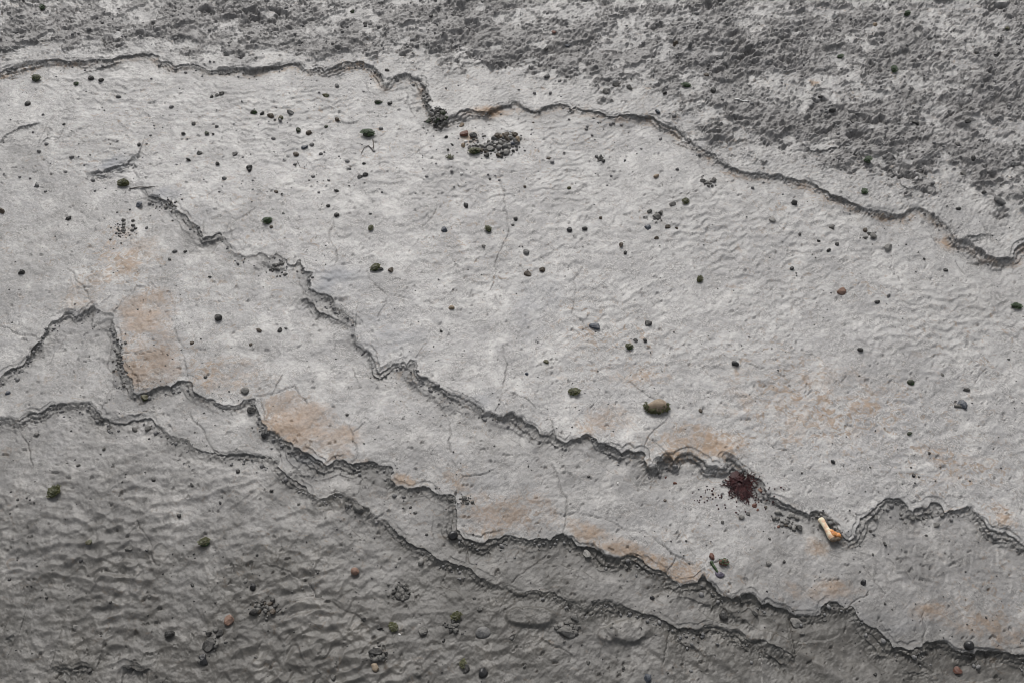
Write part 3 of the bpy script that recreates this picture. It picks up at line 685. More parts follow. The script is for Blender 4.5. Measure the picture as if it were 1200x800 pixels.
skirt_weed(mossy, 27*mpp(mossy.location.y), .66, 27*mpp(mossy.location.y)*.31)
S_ = stone
S_(431,158,15,'green','green weed covered stone with a thin strand trailing below it','stone','mossy_stone',.75,.6,.1,weed='weed')
S_(313,260,11,'green','bright green weed covered pebble at the left of the pale shelf','pebble','mossy_stone',.85,.7,.5,weed='weed')
S_(673,460,14,'green','green mossy stone left of the largest tan stone','stone','mossy_stone',.7,.55,.0,weed='oliveweed')
S_(440,315,12,'green','green and dark mossy stone on the middle of the pale shelf','stone','mossy_stone',.7,.55,.3,weed='oliveweed')
S_(1191,360,12,'green','green mossy pebble at the right edge of the pale shelf','pebble','mossy_stone',.75,.6,.0,weed='weed')
S_(804,101,11,'green','green mossy pebble lying below the dark crust of the bank','pebble','mossy_stone',.6,.5,.0,weed='weed')
S_(64,577,17,'green','olive mossy stone alone on the dark ripples at the left edge','stone','mossy_stone',.55,.5,.9,weed='oliveweed')
S_(240,636,13,'green','olive mossy stone on the dark ripples below the lower ledge','stone','mossy_stone',.8,.7,.4,weed='oliveweed')
S_(848,659,12,'red','dark red stone with green weed, right one of the pair above the crack','stone','mossy_stone',.75,.65,.0,weed='weed')
S_(834,652,9,'red','dark reddish pebble, left one of the pair above the crack','pebble',None,.8,.7)
S_(987,342,14,'pink','pinkish orange pebble on the right part of the pale shelf','pebble',None,.72,.6,.1,smooth=True)
S_(697,383,15,'blue','flat blue black slate chip in the middle of the pale shelf','stone','slate_chip',.6,.35,-.5)
S_(145,216,13,'olive','brown green pebble at the upper left beside the blue grey slab','pebble',None,.65,.6,.1,weed='oliveweed')
S_(861,427,10,'black','smooth blue black pebble right of the mossy tan stone','pebble',None,.8,.7,-.6)
S_(256,373,10,'dark','round dark brown pebble right of the first orange plate','pebble',None,.9,.8)
S_(169,467,10,'olive','round olive dark pebble under the edge of the orange plate','pebble',None,.95,.9)
S_(310,510,9,'black','round black pebble at the left tip of the wide orange plate','pebble',None,.95,.9)
S_(295,481,10,'dark','dark stone wedged under the notch between two plates','stone',None,.9,.9)
S_(531,627,13,'black','black stone at the lower left corner of the lobed plate','stone',None,.85,.75)
S_(416,670,11,'pink','pinkish angular stone on the dark rippled flat','stone',None,.85,.75)
S_(269,728,13,'pink','pale orange wedge shaped stone beside the dark clods on the ripples','stone',None,.8,.7)
S_(440,782,11,'tan','round orange tan pebble below the dark clod heap at the bottom','pebble',None,.9,.7)
S_(566,741,18,'grey','flat grey shiny stone on the wet mud at the bottom middle','stone',None,.8,.45,.2)
S_(566,788,13,'black','shiny black stone at the bottom edge of the flat','stone',None,.85,.8)
S_(758,793,14,'blue','dark blue black stone at the bottom edge right of the middle','stone',None,.75,.6)
S_(848,722,13,'dark','dark shiny stone with pale spot below the lower ledge','stone',None,.85,.8)
S_(764,700,7,'black','small black pebble between the lower ledge and the minor ledge','pebble')
S_(1135,757,12,'black','black stone caught on the lowest ledge at the right','stone',None,1.0,1.0,.3)
S_(1122,785,11,'red','reddish chip below the lowest ledge at the right','pebble',None,1.1,.5)
S_(1067,448,9,'green','dark green round pebble on the right of the pale shelf','pebble',None,.9,.85)
S_(1065,508,7,'green','small dark green pebble below the larger dark green one','pebble')
S_(1012,683,8,'black','small black stone on the terrace right below the bone','pebble',None,1.2,.9)
S_(494,658,10,'pale','pale egg shaped pebble below the lower left ledge','pebble',None,.8,.8,1.3,smooth=True)
S_(641,90,10,'grey','rounded grey pebble on pale mud just below the crust','pebble',None,.75,.7)
S_(771,132,8,'blue','dark blue pebble sitting on the lip of the upper ledge','pebble')
S_(1040,292,10,'pale','pale grey angular pebble below the upper ledge at the right','pebble',None,.9,.9)
S_(1171,237,15,'grey','grey flat stone near the dark crust at the right edge','stone',None,.7,.5)
S_(1123,245,7,'dark','small dark pebble above the right end of the upper ledge','pebble')
S_(163,240,10,'blue','blue grey pebble beside the brown green one at the upper left','pebble')
S_(546,241,9,'dark','angular dark pebble in the upper middle of the pale shelf','pebble')
S_(521,270,11,'blue','blue grey pebble with pale top on the upper middle shelf','pebble')
S_(572,269,10,'green','green dark pebble beside the long thin crack','pebble',weed='oliveweed')
S_(803,237,10,'green','green rimmed pebble right of the small clod group','pebble',weed='oliveweed')
S_(820,328,9,'green','green mossy pebble left of the pinkish orange pebble','pebble',weed='oliveweed')
S_(737,407,9,'green','green black pebble above the mossy tan stone','pebble',weed='oliveweed')
S_(760,379,9,'dark','dark pebble right of the flat slate chip','pebble')
S_(640,424,7,'olive','small olive pebble left of the green black pebble','pebble')
S_(435,268,8,'olive','small yellow green pebble right of the bright green one','pebble',weed='oliveweed')
S_(43,93,11,'green','green mossy pebble in a dip at the far left below the upper ledge','pebble',weed='oliveweed')
S_(2,248,10,'brown','brown pebble cut by the left edge of the pale shelf','pebble')
S_(80,256,8,'dark','dark oval pebble alone at the left of the pale shelf','pebble')
S_(25,320,8,'dark','dark pebble above the left ledge near the left edge','pebble')
S_(9,461,7,'blue','small slate coloured pebble between the two left ledges','pebble')
S_(527,185,10,'pale','pale green rimmed pebble left below the pebble heap','pebble',weed='oliveweed')
S_(443,121,11,'green','elongated dark green pebble above the stone with a strand','pebble',None,.45,.5,.15)
S_(238,773,11,'black','black egg shaped stone at the foot of the dark clod row','stone',None,1.3,.8,.2)
S_(246,755,15,'wetclod','largest dark wet clod of the row on the ripples','clod',None,1.2,.7)
S_(258,743,11,'wetclod','brownish wet clod at the upper right of the dark row','clod')
S_(245,742,9,'wetclod','small wet clod at the top of the dark row','clod')
S_(198,744,15,'dark','dark stone alone on the ripples at lower left','stone',None,.75,.7)
S_(297,688,11,'black','black stone above the wet clod heap on the ripples','stone',None,.75,.8)
S_(298,717,12,'wetclod','dark end clod at the left of the long wet heap','clod')
S_(288,680,7,'claychip','pale clay bit beside the black stone on the ripples','clod')
S_(445,735,8,'dark','dark purplish pebble left of the olive weed pebble','pebble')
S_(461,735,12,'olive','olive weed covered pebble beside the tiny white bit','pebble',weed='oliveweed')
S_(468,743,4,'white','tiny white shell bit on the wet mud at bottom','shell','shell_bit')
S_(496,740,13,'clod','crumbled grey clod right of the olive weed pebble','clod')
S_(535,722,12,'olive','olive mossy stone on top of the small clod pile','stone',weed='oliveweed')
S_(543,778,11,'olive','olive green weed stone left of the shiny black stone','stone',weed='oliveweed')
S_(547,783,11,'wetclod','wet clod under the olive green weed stone','clod')
S_(440,764,16,'wetclod','big dark wet clod heaped above the orange tan pebble','clod')
S_(664,741,21,'clod','large brown grey clod at the bottom middle right of the oval flake','clod')
S_(674,724,11,'clod','smaller brown clod resting at the top of the large clod','clod')
S_(688,650,12,'pale','pale angular chip under the lower ledge edge','chip','clay_chip',.8,.5)
S_(420,594,14,'claychip','pale clay chip broken off the lower left ledge','chip',None,.7,.6)
S_(407,592,9,'claychip','small clay chip left of the pale broken chip','chip')
S_(932,730,17,'claychip','flat grey clay slab leaning below the lowest ledge','chip',None,.7,.4)
S_(104,635,9,'olive','olive pebble with pointed top on the ripples at left','pebble')
S_(95,657,5,'black','tiny black pebble under the olive pebble on ripples','pebble')
S_(89,734,9,'claychip','pale clay chip on the ripples at lower left','chip')
S_(151,643,9,'clod','grey clod beside the thin crack on the ripples','clod')
S_(1127,474,15,'blue','blue grey stone with dark base at the right of the shelf','stone',None,.7,.5)
S_(1132,457,9,'clod','grey clod above the blue grey stone at right','clod')
S_(791,50,10,'brown','brown stone lodged in the crumbly bank top middle','stone')
S_(808,55,9,'grey','grey stone right of the brown one in the crumbly bank','stone')
S_(1048,82,10,'green','dark green weedy stone in the crumbly bank at right','stone',weed='weed')
S_(985,67,8,'green','dark weedy pebble in the crust left of the green weedy stone','pebble',weed='weed')
S_(1063,17,7,'green','small green weedy pebble near the top edge at right','pebble',weed='weed')
S_(1025,30,7,'tan','small orange tan pebble in the crumbly bank near the top','pebble')
S_(1181,33,7,'olive','small yellow olive pebble in the bank at top right','pebble')
S_(1017,189,10,'green','dark green weedy pebble on the crust edge at right','pebble',weed='weed')
S_(1013,225,9,'green','dark green pebble above the upper ledge at right','pebble',weed='weed')
S_(649,39,7,'red','small dark reddish stone in the crumbly bank','pebble')
S_(50,10,8,'green','green weedy lump in the bank at the top left corner','pebble',weed='weed')
S_(413,14,6,'green','small green pebble in the bank at the top','pebble')
S_(724,566,4,'white','tiny white flake on the terrace below the middle ledge','shell','shell_bit')
S_(541,204,6,'white','small white shell bit below the pebble heap','shell','shell_bit')
S_(484,73,3,'white','tiny white fleck at the lip of the upper ledge','shell','shell_bit')
S_(541,147,8,'tan','tan pebble above the red brown one in the heap','pebble')
S_(545,158,13,'red','red brown stone at the left end of the pebble heap','stone',None,.6,.6,.2)
S_(546,166,6,'white','white pebble below the red brown stone','pebble')
S_(555,160,10,'dark','dark grey stone right of the red brown stone','stone')
S_(556,179,14,'green','dark mossy stone at the lower left of the pebble heap','stone','mossy_stone',.7,.6,.2,weed='oliveweed')
S_(543,171,8,'tan','pale tan pebble at the lower left foot of the red brown stone','pebble')
S_(937,619,10,'wetclod','dark wet clod left of the bone','clod')
S_(911,600,8,'pale','pale pebble below the lip left of the bone','pebble')
S_(928,604,8,'pale','pale pebble nearest the bone under the lip','pebble')
S_(1026,607,9,'claychip','pale clay shard lying right of the bone','chip',None,.7,.6)
S_(891,574,7,'pink','pinkish pebble at the right side of the red seaweed','pebble')
S_(884,568,6,'pale','pale pebble touching the red seaweed','pebble')
S_(859,556,6,'pale','pale pebble at the upper left of the red seaweed','pebble')
S_(1097,615,8,'claychip','pale clay bit on the right ripples of the terrace','chip')
S_(919,658,5,'dark','small dark pebble below left of the bone','pebble')

# ---- smaller pebbles, each worded by its nearest landmark
SMALLS = """89,99,7,green 107,92,7,dark 119,95,7,dark 33,122,8,dark 248,114,6,dark 254,112,6,dark 260,110,7,dark 75,146,4,dark 163,170,6,dark 172,169,3,dark 227,146,6,dark
215,157,6,dark 243,157,6,green 250,158,4,dark 254,149,5,grey 234,180,7,dark 221,188,6,dark 275,181,8,dark 255,193,6,dark 293,198,8,dark 298,132,9,green 307,134,7,dark 318,136,9,brown 329,139,7,olive
340,133,9,grey 382,112,8,olive 395,101,6,grey 395,141,7,brown 382,149,5,green 350,154,8,green 362,156,8,brown 357,173,8,blue 347,181,9,brown 376,181,5,grey 427,192,5,dark 457,122,6,dark 345,193,4,grey
523,161,5,dark 530,170,4,dark 525,176,4,dark 454,83,6,clod 505,19,5,dark 428,28,5,dark 428,31,5,dark 738,103,9,clod 710,108,10,clod 722,100,9,clod 779,110,6,dark 835,107,8,dark 828,88,7,brown 665,53,7,blue
640,61,6,dark 625,144,3,brown 643,186,5,brown 687,152,5,grey 694,159,4,grey 703,186,8,dark 707,189,6,dark 699,184,5,grey 615,177,3,dark 961,114,7,dark 975,130,9,dark 1000,143,9,dark 1073,144,9,dark 1133,142,10,dark
1145,63,7,dark 1168,64,8,dark 1140,186,9,dark 1122,170,8,dark 159,268,5,dark 172,267,5,grey 263,210,6,grey 293,200,6,dark 246,325,4,dark 205,295,6,grey 217,295,4,dark 199,304,4,grey 318,266,5,brown 422,208,6,dark 428,205,7,dark 395,224,7,dark
384,242,6,dark 395,252,7,dark 324,225,6,brown 332,250,4,grey 330,228,3,dark 434,251,4,grey 446,316,7,dark 458,317,7,brown 574,210,5,dark 567,289,6,claychip 529,361,7,tan 517,388,4,dark 304,387,7,brown 328,387,7,dark 335,385,4,dark
604,257,8,dark 601,264,4,dark 615,219,4,brown 667,270,7,black 685,269,7,dark 704,256,5,brown 617,296,9,grey 619,321,10,brown 635,317,8,brown 728,288,6,brown 733,297,6,dark 769,255,10,clod 761,248,6,clod 774,250,7,clod 788,240,9,claychip
759,267,8,blue 782,266,7,brown 793,268,4,brown 769,279,6,brown 667,221,5,olive 769,207,7,tan 745,399,6,dark 756,399,6,dark 836,212,7,clod 824,212,7,clod 931,239,8,dark 937,275,5,dark 959,283,5,dark 971,294,6,dark 981,287,5,dark
905,258,8,pale 928,315,6,dark 1028,354,7,dark 1041,347,6,grey 1083,304,4,dark 1108,317,6,dark 1129,205,8,clod 1153,227,6,dark 1023,277,9,clod 1014,270,7,brown 975,267,9,clod 225,402,5,brown 294,404,5,brown 241,442,5,dark 287,458,10,clod
258,589,5,black 21,585,4,dark 119,493,6,dark 128,502,7,clod 158,503,8,clod 174,502,8,clod 43,509,8,clod 122,526,6,clod 279,552,6,dark 225,568,5,dark 180,562,5,dark 407,486,4,dark 415,551,5,black 487,600,5,clod 481,594,4,dark 617,438,5,blue 821,481,6,brown
791,566,5,red 779,586,4,brown 690,558,4,dark 619,546,3,dark 780,559,3,red 1008,410,7,dark 976,541,6,black 1089,531,4,dark 1071,557,5,dark 1104,439,5,clod 1182,421,4,dark 11,679,5,black 226,685,5,dark 210,604,6,dark 261,582,3,dark 172,644,4,black 301,650,4,dark
426,725,8,wetclod 374,786,7,clod 391,793,7,clod 332,756,5,clod 500,626,4,dark 468,654,5,clod 527,665,6,clod 556,700,5,clod 562,713,6,clod 689,776,6,clod 730,782,6,dark 733,664,6,clod 650,700,4,clod 900,660,8,claychip 869,606,7,clod 877,602,5,clod
1020,622,5,dark 1037,637,6,dark 1023,650,4,dark 1085,627,4,dark 1037,707,4,dark 966,725,6,clod 940,742,6,clod 1026,790,5,dark 897,594,5,brown 912,617,5,red 921,616,5,brown 884,592,6,red 888,597,4,red 847,612,5,clod 962,603,5,pale 975,613,6,clod 716,735,5,clod 885,718,8,clod
350,590,5,clod 318,575,5,dark 92,545,5,clod 600,748,6,clod 615,780,6,clod 490,790,6,clod 520,750,5,dark 130,705,5,dark 55,700,4,dark 175,700,5,clod 355,690,4,clod 300,770,5,clod 152,782,6,wetclod 105,785,7,wetclod"""
for tok in SMALLS.split():
    u, v, w, k = tok.split(','); S_(float(u), float(v), float(w)*1.05, k, None, 'clod' if k in ('clod', 'wetclod') else 'chip' if k == 'claychip' else 'pebble')

LAND = [(967,622,'the bone'),(866,568,'the red seaweed'),(769,477,'the mossy tan stone'),(575,168,'the pebble heap'),(987,342,'the pinkish orange pebble'),(697,383,'the slate chip'),
 (431,158,'the green stone with a strand'),(313,260,'the bright green pebble'),(515,140,'the dark gravel clump'),(172,400,'the first orange plate'),(350,497,'the wide orange plate'),(130,192,'the blue grey slab'),
 (1127,474,'the blue grey stone'),(1191,360,'the right edge mossy pebble'),(240,636,'the olive mossy stone'),(310,712,'the long clod heap'),(440,764,'the big wet clod'),(664,741,'the large brown clod'),(64,577,'the left edge mossy stone'),
 (470,694,'the crumbled clod pile'),(848,659,'the dark red pair'),(43,93,'the far left mossy pebble'),(804,101,'the green crust edge pebble'),(1171,237,'the flat grey stone'),(1048,82,'the green bank stone'),(791,50,'the brown bank stone'),
 (590,605,'the lobed plate'),(246,755,'the dark clod row'),(440,315,'the green and dark mossy stone'),(572,269,'the pebble by the crack'),(1122,785,'the reddish chip'),(420,594,'the pale broken chip'),(803,237,'the green rimmed pebble')]
SIZEW = lambda w: 'tiny' if w < 5 else 'small' if w < 7.6 else 'modest'
NOUN = {'clod': 'grey mud clod', 'wetclod': 'dark wet clod', 'claychip': 'pale clay chip', 'green': 'green tinged pebble', 'dark': 'dark pebble', 'blue': 'slate blue pebble'}
DIRS = ['right of', 'above and right of', 'straight above', 'above and left of', 'left of', 'below and left of', 'straight below', 'below and right of']
words = {}
todo = [p for p in placed if not p[5]]
for (u, v, w, k, o, _) in todo:
    for tries in range(6):
        L = sorted(LAND, key=lambda q: math.hypot(q[0]-u, q[1]-v))[tries % 3]
        dist = math.hypot(L[0]-u, L[1]-v); dr = DIRS[int(((math.degrees(math.atan2(L[1]-v, u-L[0])) + 22.5) % 360)//45)]
        far = 'close' if dist < 38 else 'a short way' if dist < 85 else 'some way' if dist < 140 else 'far'
        lab = f"{SIZEW(w)} {NOUN.get(k, k + ' pebble')} {far} {dr} {L[2]}"
        if lab not in words: break
    else:
        L2 = sorted(LAND, key=lambda q: math.hypot(q[0]-u, q[1]-v))[1]
        lab = f"{SIZEW(w)} {NOUN.get(k, k + ' pebble')} {dr} {L[2]}, towards {L2[2]}"
    words[lab] = words.get(lab, 0) + 1
    o['label'] = lab; o['group'] = 'loose pebbles and clods scattered over the mud'

# ---- heaps: every lump its own object
KW = {'grey': 'grey', 'dark': 'dark', 'clod': 'muddy grey', 'wetclod': 'dark wet', 'pale': 'pale', 'tan': 'tan', 'claychip': 'pale clay', 'brown': 'brown', 'green': 'green tinged', 'blue': 'slate blue'}
def heap(cx, cy, ru, rv, n, kinds, smin, smax, noun, where, group, cat):
    for _ in range(n):
        a = NPR.uniform(0, 6.28); r = math.sqrt(NPR.uniform(0, 1)); k = kinds[NPR.randint(len(kinds))]; w = NPR.uniform(smin, smax)
        if r < .35: pos = 'in the middle of'
        else: pos = ['at the right of', 'at the upper right of', 'at the top of', 'at the upper left of', 'at the left of', 'at the lower left of', 'at the foot of', 'at the lower right of'][int(((math.degrees(a) + 22.5) % 360)//45)]
        size = 'smaller' if w < smin + (smax-smin)*.35 else 'larger' if w > smin + (smax-smin)*.7 else 'medium'
        S_(cx + ru*r*math.cos(a), cy - rv*r*math.sin(a), w, k, f"{size} {KW[k]} {noun} {pos} {where}", cat, group=group, sink=NPR.uniform(.1, .35))
HEAPW = 'the pebble heap below the upper ledge'
heap(588, 168, 21, 16, 44, ['grey','dark','grey','clod','tan','pale','brown','green','blue','pale','claychip','brown'], 4, 9.5, 'pebble', HEAPW, 'pebbles of the heap', 'pebble')
heap(573, 176, 24, 7, 18, ['grey','dark','clod','pale','brown'], 3, 7.5, 'pebble', HEAPW, 'pebbles of the heap', 'pebble')
heap(514, 140, 13, 12, 30, ['wetclod','dark','clod','green','green'], 3.5, 8, 'clod', 'the gravel clump in the ledge corner', 'clods of the dark gravel clump', 'clod')
heap(314, 711, 14, 8, 20, ['wetclod','dark','wetclod','brown'], 4, 9, 'lump', 'the long clod heap on the ripples', 'lumps of the long clod heap', 'clod')
heap(470, 694, 10, 9, 22, ['wetclod','clod','wetclod'], 3.5, 8, 'crumb', 'the crumbled clod pile on the flat', 'crumbs of the crumbled clod pile', 'clod')
heap(445, 770, 11, 7, 12, ['wetclod','clod'], 3.5, 7, 'crumb', 'the big dark clod heap', 'crumbs of the big dark clod', 'clod')
heap(530, 733, 8, 8, 13, ['wetclod','clod'], 3.5, 7, 'crumb', 'the small pile under the olive stone', 'crumbs under the olive stone', 'clod')
heap(665, 735, 14, 10, 9, ['clod'], 4, 8, 'crumb', 'the large brown clod', 'crumbs of the large brown clod', 'clod')

# ---- bone
def tube(path, radii, seg=10, flat=1.0):
    vs, fs = [], []
    n = len(path)
    for k in range(n):
        p = Vector(path[k]); d = (Vector(path[min(k+1, n-1)]) - Vector(path[max(k-1, 0)])).normalized()
        s = d.cross(Vector((0, 0, 1))); s = s.normalized() if s.length > 1e-4 else Vector((1, 0, 0)); t = s.cross(d)
        for q in range(seg):
            a = 2*math.pi*q/seg; r = radii[k]
            vs.append(tuple(p + s*math.cos(a)*r + t*math.sin(a)*r*flat))
    for k in range(n-1):
        for q in range(seg):
            a = k*seg+q; b = k*seg+(q+1) % seg; fs.append((a, b, b+seg, a+seg))
    fs.append(tuple(range(seg))[::-1]); fs.append(tuple((n-1)*seg+q for q in range(seg)))
    return vs, fs
bx0 = Vector(at(960, 609)); bx1 = Vector(at(975, 635)); bx0.z += .017; bx1.z += .019
bone = bpy.data.objects.new('bone', None); COL.objects.link(bone); bone.location = bx0
tag(bone, 'cream bone with orange gristle at its lower end lying below the ledge', 'bone')
ax = bx1 - bx0; m_ = mpp(bx0.y)
prof = [(0, 2.2), (.02, 3.6), (.06, 4.4), (.12, 4.3), (.22, 3.6), (.38, 3.3), (.55, 3.6), (.70, 4.2), (.82, 4.6), (.92, 4.0), (1.0, 2.4)]
v, f = tube([ax*t + Vector((0, 0, .004*math.sin(t*3))) for t, _ in prof], [r*m_*.92 for _, r in prof], 14, .85)
link_mesh('shaft', v, f, EXTRA['cream'], bone, True)
sd_ = Vector((-ax.y, ax.x, 0)).normalized()
for t0, off, sc, mk, nm in ((.66, .010, 3.6, 'meat', 'gristle'), (.80, .014, 4.8, 'meat', 'gristle'), (.88, .028, 3.9, 'meat', 'gristle'), (.97, .002, 4.3, 'joint', 'joint_knob'), (1.0, .022, 3.6, 'joint', 'joint_knob'), (.98, .040, 2.2, 'joint', 'joint_knob')):
    vv = rock_verts(ICO2[0], 1, NPR, 3, .8, .12)*np.array([sc*m_, sc*m_*.8, sc*m_*.7]); p = ax*t0 + sd_*off + Vector((0, 0, .007 if mk == 'meat' else .003))
    o = link_mesh(nm, vv + np.array(p), ICO2[1], EXTRA[mk], bone, True)

# ---- red seaweed with its fronds
sx, sy, sz = at(866, 567)
sw = bpy.data.objects.new('red_seaweed', None); COL.objects.link(sw); sw.location = (sx, sy, sz)
tag(sw, 'dark purple red seaweed splayed out beneath the middle ledge', 'seaweed')
m_ = mpp(sy)
vv = rock_verts(ICO2[0], 1, NPR, 5, .6, .30)*np.array([10*m_, 13*m_, 1.6*m_]); link_mesh('holdfast', vv, ICO2[1], MATS['redweed'], sw)
def ribbon(path, w0, w1):
    vs, fs = [], []; n = len(path)
    for k in range(n):
        p = Vector(path[k]); d = Vector(path[min(k+1, n-1)]) - Vector(path[max(k-1, 0)]); s = Vector((-d.y, d.x, 0)).normalized(); w = w0 + (w1-w0)*k/(n-1)
        vs += [tuple(p - s*w), tuple(p + Vector((0, 0, w*.8))), tuple(p + s*w)]
    for k in range(n-1):
        a = 3*k; fs += [(a, a+1, a+4, a+3), (a+1, a+2, a+5, a+4)]
    return vs, fs
def frond(ang, L):
    vs, fs = [], []
    def grow(p, a, L, w, depth):
        path = [p]; k = 6
        for q in range(k):
            a += NPR.uniform(-.35, .35); p = p + Vector((math.cos(a), math.sin(a)*1.05, 0))*(L/k)
            gz = height_at(sx+p.x, sy+p.y) - sz
            path.append(Vector((p.x, p.y, gz + .0025 + max(0, .009 - .06*(p.xy.length))*NPR.uniform(.4, 1))))
            p = path[-1].copy()
            if depth < 2 and NPR.rand() < .5: grow(p.copy(), a + NPR.choice([-1, 1])*NPR.uniform(.4, .9), L*(1-q/k)*.75, w*.7, depth+1)
        v, f = ribbon(path, w, w*.35); o = len(vs); vs.extend(v); fs.extend(tuple(i+o for i in q) for q in f)
    grow(Vector((math.cos(ang)*.012, math.sin(ang)*.012, .01)), ang, L, .0034, 0)
    return vs, fs
for k in range(56):
    a = NPR.uniform(0, 6.28)
    L = NPR.uniform(8, 24)*m_ * (.95 if math.sin(a) < .3 else .6)
    v, f = frond(a, L); link_mesh('frond', v, f, MATS['redweed'], sw)
# loose bits of it
vs, fs = [], []
for _ in range(70):
    a = NPR.uniform(math.pi, 2*math.pi); r = NPR.uniform(20, 52); x, y, z = at(866 + r*math.cos(a)*1.15, 570 - r*math.sin(a)*.62)
    v = rock_verts(ICO0[0], NPR.uniform(.002, .006), NPR); o = len(vs); vs += [tuple(p + np.array([x, y, z+.001])) for p in v]; fs += [tuple(q + o) for q in ICO0[1]]
o = link_mesh('seaweed_crumbs', vs, fs, MATS['redweed']); o['kind'] = 'stuff'; o['label'] = 'dark red crumbs scattered round the seaweed'

# ---- thin strands and slivers
def strand(pts, w, mat, name, label, cat, parent=None, lift=.004):
    base = Vector(at(*pts[0])); P = []
    for k in range(len(pts)-1):
        for t in (0, .33, .66): P.append(Vector(at(pts[k][0]*(1-t)+pts[k+1][0]*t, pts[k][1]*(1-t)+pts[k+1][1]*t)) + Vector((0, 0, lift)) - base)
    P.append(Vector(at(*pts[-1])) + Vector((0, 0, lift)) - base)
    v, f = tube(P, [w*(1-.5*k/len(P)) for k in range(len(P))], 6)
    o = link_mesh(name, v, f, mat, None, True); o.location = base; tag(o, label, cat); return o
strand([(437,164),(438,170),(437,177),(432,171),(427,174),(423,181)], .0032, MATS['strand'], 'weed_strand', 'thin dark strand curling below the green weed covered stone', 'strand')
strand([(861,117),(868,117),(877,120)], .0055, MATS['white'], 'white_sliver', 'thin white sliver on the dark crust of the bank', 'stick')
strand([(833,658),(836,663),(839,667),(841,671)], .0075, MATS['weed'], 'green_blade', 'short green weed blade leading to the small purple shell', 'seaweed')
strand([(346,196),(349,190),(352,197)], .002, MATS['strand'], 'weed_strand', 'short dark fibre under the small pebbles at upper left', 'strand')
strand([(152,222),(162,220),(172,220),(182,219)], .003, MATS['strand'], 'thin_twig', 'thin dark twig right of the brown green pebble', 'twig')
# purple shell: a cupped half valve with growth ridges
def shell(u, v, wpx, mat, label):
    x, y, z = at(u, v); w = wpx*mpp(y); vs, fs = [(0, -.48*w, .02*w)], []; R, A = 6, 13
    for r in range(1, R+1):
        for a in range(A):
            th = math.radians(20 + 140*a/(A-1)); rr = r/R*w*(.95 + .03*((a+r) % 2))
            vs.append((rr*math.cos(th)*.75, -.48*w + rr*math.sin(th), .30*w*math.sin(math.pi*(r/R)**.8)*math.sin(th)*.9 + .02*w))
    for a in range(A-1): fs.append((0, 1+a, 2+a))
    for r in range(R-1):
        for a in range(A-1): p = 1+r*A+a; fs.append((p, p+A, p+A+1, p+1))
    o = link_mesh('shell', vs, fs, mat, None, True); md = o.modifiers.new('thick', 'SOLIDIFY'); md.thickness = .0025
    o.location = (x, y, z + .002); o.rotation_euler = (.1, .1, NPR.uniform(0, 6)); tag(o, label, 'shell')
shell(843, 673, 9, MATS['shellpurple'], 'small purple grey shell at the end of the green blade')

# ------------------------------------------------------------------ crumbs under the ledges and grit on the mud (uncountable)
def scatter(name, spots, mat, label):
    base_v, base_f = ICO0
    n = len(spots); V = np.zeros((n, 12, 3), np.float32)
    variants = [rock_verts(base_v, 1.0, NPR, 4, .6, .15) for _ in range(24)]
    for k, (x, y, z, s) in enumerate(spots):
        a = NPR.uniform(0, 6.28); c, sn = math.cos(a), math.sin(a); b = variants[k % 24]*np.array([1, NPR.uniform(.6, 1), NPR.uniform(.45, .85)])*s
        V[k, :, 0] = x + b[:, 0]*c - b[:, 1]*sn; V[k, :, 1] = y + b[:, 0]*sn + b[:, 1]*c; V[k, :, 2] = z + b[:, 2] + s*.25
    F = (base_f[None] + (np.arange(n)*12)[:, None, None]).reshape(-1, 3)
    me = bpy.data.meshes.new(name); me.vertices.add(n*12); me.loops.add(len(F)*3); me.polygons.add(len(F))
    me.vertices.foreach_set('co', V.reshape(-1)); me.loops.foreach_set('vertex_index', F.reshape(-1).astype(np.int32))
    me.polygons.foreach_set('loop_start', np.arange(0, len(F)*3, 3, dtype=np.int32)); me.update(calc_edges=True); me.materials.append(mat)
    o = bpy.data.objects.new(name, me); COL.objects.link(o); o['kind'] = 'stuff'; o['label'] = label; return o
spots = []
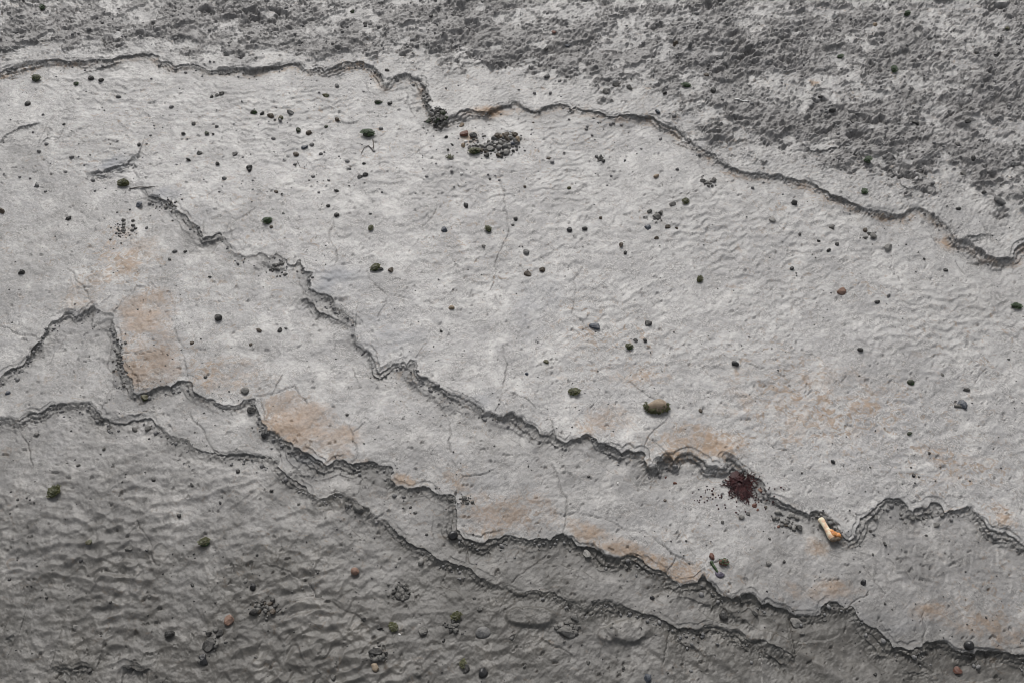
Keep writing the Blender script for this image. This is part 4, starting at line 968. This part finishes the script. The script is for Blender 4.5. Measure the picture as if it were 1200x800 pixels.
for name, dens, zone_up in (('a', 380, 'a'), ('b', 420, 'b'), ('c', 420, 'c'), ('d', 420, 'd')):
    fx, fy, fa = LINES[name]
    ok = np.where((np.abs(fx) < 3.6) & (fa > .008))[0]
    for _ in range(dens):
        k = ok[NPR.randint(len(ok)-1)]; d = NPR.exponential(.022) + .012
        x, y = fx[k] + NPR.normal(0, .012), fy[k] - d
        if gn(np.array([fx[k]*4]), np.array([fy[k]*4]), 140)[0] < -.1 and NPR.rand() < .75: continue
        spots.append((x, y, height_at(x, y), min(.014, .0028 + NPR.exponential(.0032))))
scatter('mud_crumbs', spots, MATS['crustbit'], 'broken mud crumbs along the foot of the ledges')
spots = []
for _ in range(6000):
    u, v = NPR.uniform(-40, 1240), NPR.uniform(90, 840); x, y, z = at(u, v)
    if gn(np.array([x*1.7]), np.array([y*1.7]), 150)[0] + NPR.normal(0, .25) < -.05: continue
    spots.append((x, y, z, .0011 + min(.005, NPR.exponential(.0013))))
scatter('grit', spots, MATS['dark'], 'fine dark grit sprinkled over the mud')
spots = []
for _ in range(3800):
    u, v = NPR.uniform(-40, 1240), NPR.uniform(-30, 230); x, y, z = at(u, v)
    i = np.searchsorted(AC, x/(y*CP+CAM_H*SP)); j = np.searchsorted(YR, y)
    if CR[min(j, NJ-1), min(i, NI-1)] < .5 and NPR.rand() < .85: continue
    spots.append((x, y, z, .003 + min(.016, NPR.exponential(.0038))))
scatter('crust_crumbs', spots, MATS['crustbit'], 'loose crumbs of the dark crust on the bank')

spots = []
for (cu, cv, ru, rv, n) in ((588,170,24,17,170),(566,172,22,14,70),(514,138,16,15,170),(500,120,6,14,40),(314,712,17,10,70),(470,694,13,11,90),(445,770,14,10,60),(530,733,11,10,50),(665,738,16,10,40),(250,752,12,18,40),(1127,474,10,8,30),(200,240,22,16,40),
        (140,420,8,36,60),(145,270,16,22,60),(322,316,24,14,30),(768,254,14,9,40),(920,612,26,12,50),(1080,606,30,8,30),(545,585,14,6,40),(830,214,14,6,30),(705,186,8,5,25),(1018,275,12,6,25)):
    for _ in range(n):
        a = NPR.uniform(0, 6.28); r = abs(NPR.normal(0, .55)); u, v = cu + ru*r*math.cos(a), cv + rv*r*math.sin(a); x, y, z = at(u, v)
        spots.append((x, y, z, .003 + min(.011, NPR.exponential(.0038))))
scatter('gravel_crumbs', spots, MATS['clod'], 'dark gravel crumbs packed among the heaped pebbles and clods')
